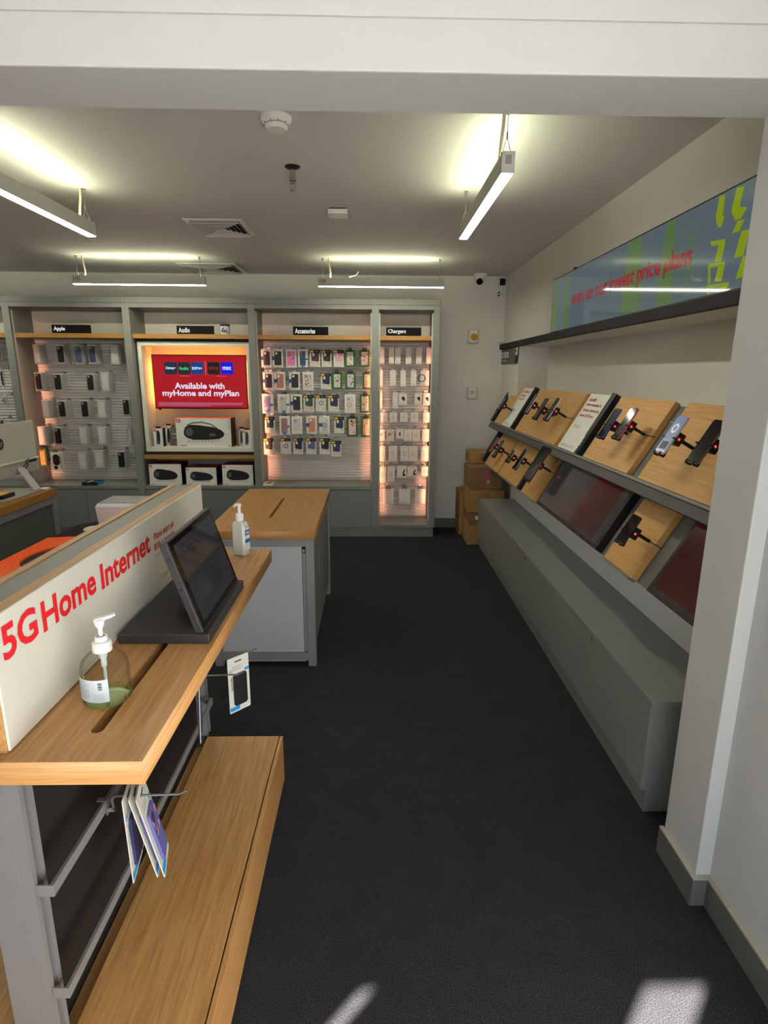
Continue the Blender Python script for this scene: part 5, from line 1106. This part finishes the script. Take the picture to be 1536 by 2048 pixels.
t = thing('card_reader', 'black payment pad with a yellow top beside the computer stand', 'terminal', (-2.42, 3.72, .80))
MB().box(-2.50, 3.66, .8010, -2.365, 3.79, .826).build('pad_body', BLACK, t, bevel=.004); MB().box(-2.49, 3.67, .8262, -2.385, 3.775, .8275).build('yellow_cover', YEL, t)
t = thing('booklet', 'red and white booklet lying at the back corner of the desk', 'booklet', (-2.42, 4.02, .79))
MB().box(-2.46, 4.045, .7905, -2.31, 4.105, .798).build('booklet_pages', WHITEC, t); MB().box(-2.46, 4.055, .7982, -2.36, 4.10, .8005).build('booklet_cover', mat('booklet_red', (140, 60, 56), .5), t)

# ------------------------------------------------------------------ black low unit, white box and orange tray behind the panel
t = thing('low_table', 'low black table seen behind the white lettered panel', 'table', (-1.55, 3.2, 0))
MB().prism([(-1.99, 2.3, .575), (-1.99, 3.80, .575), (-1.90, 3.89, .575), (-1.15, 3.89, .575), (-1.15, 2.3, .575)], (0, 0, .024)).build('tabletop', mat('table_black', (24, 22, 20), .7, spec=.25), t, bevel=.002)
for x in (-1.93, -1.22):
    for y in (2.36, 3.70): MB().box(x, y, 0, x+.045, y+.045, .5745).build('leg', BLACKM, t)
MB().box(-1.885, 2.37, .52, -1.2205, 2.40, .574).build('apron', BLACKM, t)
t = thing('router_box', 'white box with a ribbed grille top behind the lettered panel', 'appliance', (-1.62, 3.5, .6))
wx0, wx1, wy0, wy1 = -1.735, -1.38, 3.55, 3.80
RB = mat('router_white', (206, 208, 210), .4)
b_ = MB(); ht = .80
b_.add([(wx0+.015, wy0+.01, .6), (wx1-.015, wy0+.01, .6), (wx1-.015, wy1-.01, .6), (wx0+.015, wy1-.01, .6), (wx0, wy0, ht-.02), (wx1, wy0, ht-.02), (wx1, wy1, ht-.02), (wx0, wy1, ht-.02), (wx0+.012, wy0+.010, ht), (wx1-.012, wy0+.010, ht), (wx1-.012, wy1-.01, ht), (wx0+.012, wy1-.01, ht)],
       [(0, 3, 2, 1), (0, 1, 5, 4), (1, 2, 6, 5), (2, 3, 7, 6), (3, 0, 4, 7), (4, 5, 9, 8), (5, 6, 10, 9), (6, 7, 11, 10), (7, 4, 8, 11), (8, 9, 10, 11)]).build('appliance_body', RB, t)
b_ = MB(); k = 22
for i in range(k):
    x = wx0+.02+(wx1-wx0-.04)*i/(k-1); b_.box(x-.003, wy0+.02, ht, x+.003, wy1-.02, ht+.004)
stuff(b_.build('grille_rib', RB, t)); MB().box(wx0+.016, wy0+.016, ht, wx1-.016, wy1-.016, ht+.001).build('grille_base', mat('grille_dark', (84, 88, 92), .6), t)
t = thing('white_puck', 'small round white disc lying beside the ribbed white box', 'disc', (-1.815, 3.66, .6))
MB().lathe((-1.815, 3.66, .6), [(0, 0), (.052, 0), (.060, .006), (.058, .014), (.045, .019), (0, .02)], 32).build('disc_body', mat('puck_white', (228, 228, 224), .3), t, smooth=True)
t = thing('orange_tray', 'bright orange perforated tray with a dark round opening on the black table', 'tray', (-1.85, 3.1, .6))
ORG = mat('tray_orange', (240, 84, 10), .45)
hc = (-1.73, 3.04); hole = [(hc[0]+.15*math.cos(6.283*i/40), hc[1]+.21*math.sin(6.283*i/40)) for i in range(40)]
plate('tray_plate', [(-1.975, 2.45), (-1.30, 2.45), (-1.30, 3.42), (-1.80, 3.43), (-1.965, 3.40)], [hole], .601, .625, ORG, t, bevel=.003)
b_ = MB()
for j in range(5):
    for i in range(26):
        x, y = -1.94+j*.026+(i % 2)*.013, 2.5+i*.033
        if (x-hc[0])**2/.165**2+(y-hc[1])**2/.225**2 < 1: continue
        b_.cyl((x, y, .6252), (x, y, .6262), .0045, 6)
stuff(b_.build('perforation', mat('tray_dot', (255, 150, 90), .3), t))
MB().prism([(x*1.0, y, .6005) for x, y in hole], (0, 0, .012)).build('tray_well', BLACKM, t)

# ------------------------------------------------------------------ sub-parts: pieces that sit on a part belong to it
SUB = {'camera_cutout': 'phone_case', 'magnet_ring': 'phone_case', 'case_pattern': 'phone_case', 'hang_slot': 'hang_tab', 'yellow_badge': 'top_band', 'band_print': 'top_band',
       'panel_lettering': 'white_panel', 'headline': 'card_panel', 'red_light': 'alarm_puck', 'light_bezel': 'alarm_puck', 'lock': 'door', 'app_tile': 'screen_glass', 'divider_line': 'screen_glass',
       'tile_lettering': 'screen_glass', 'tile_arc': 'screen_glass', 'screen_lettering': 'screen_glass', 'lime_shapes': 'screen_glass', 'lime_streaks': 'screen_glass', 'speaker_print': 'box_front', 'speaker_cone': 'box_front',
       'splash_print': 'box_front', 'handle_print': 'box_front', 'brand_lettering': 'box_front', 'logo_tile': 'box_front', 'logo_lettering': 'box_front', 'side_lettering': 'box_front', 'sign_lettering': 'sign_block',
       'label_print': 'bottle_label', 'barcode': 'bottle_label', 'logo_band': 'bottle_label', 'teal_band': 'bottle_label', 'label_lettering': 'bottle_label', 'nozzle': 'pump_head', 'dip_tube': 'pump_head',
       'phone_screen': 'phone_body', 'side_button': 'phone_body', 'strip_lettering': 'strip_body', 'channel_slots': 'slotted_channel', 'slot_liner': 'tabletop', 'tape_lettering': 'red_tape', 'tablet_screen': 'tablet_case', 'tablet_glass': 'tablet_case',
       'side_screw': 'tablet_case', 'product_print': 'box', 'blue_sticker': 'box', 'cable_plug': 'power_cable', 'lens_window': 'camera_ball', 'camera_face': 'camera_housing', 'display_window': 'thermostat_case',
       'control_button': 'thermostat_case', 'amber_lens': 'alarm_housing', 'cap_cover': 'end_cap', 'cap_screw': 'end_cap', 'rating_label': 'lamp_body', 'latch': 'latch_hole', 'pull_slot': 'side_panel', 'logo_disc': 'display_shell', 'small_print': 'box'}
base = lambda n: n.split('.')[0]
for o in [o for o in COL.objects if o.parent is None]:
    ch = list(o.children); by = {}
    for c in ch:
        by.setdefault(base(c.name), c)
    for c in ch:
        p = by.get(SUB.get(base(c.name), ''))
        if p is not None and p is not c: c.parent = p
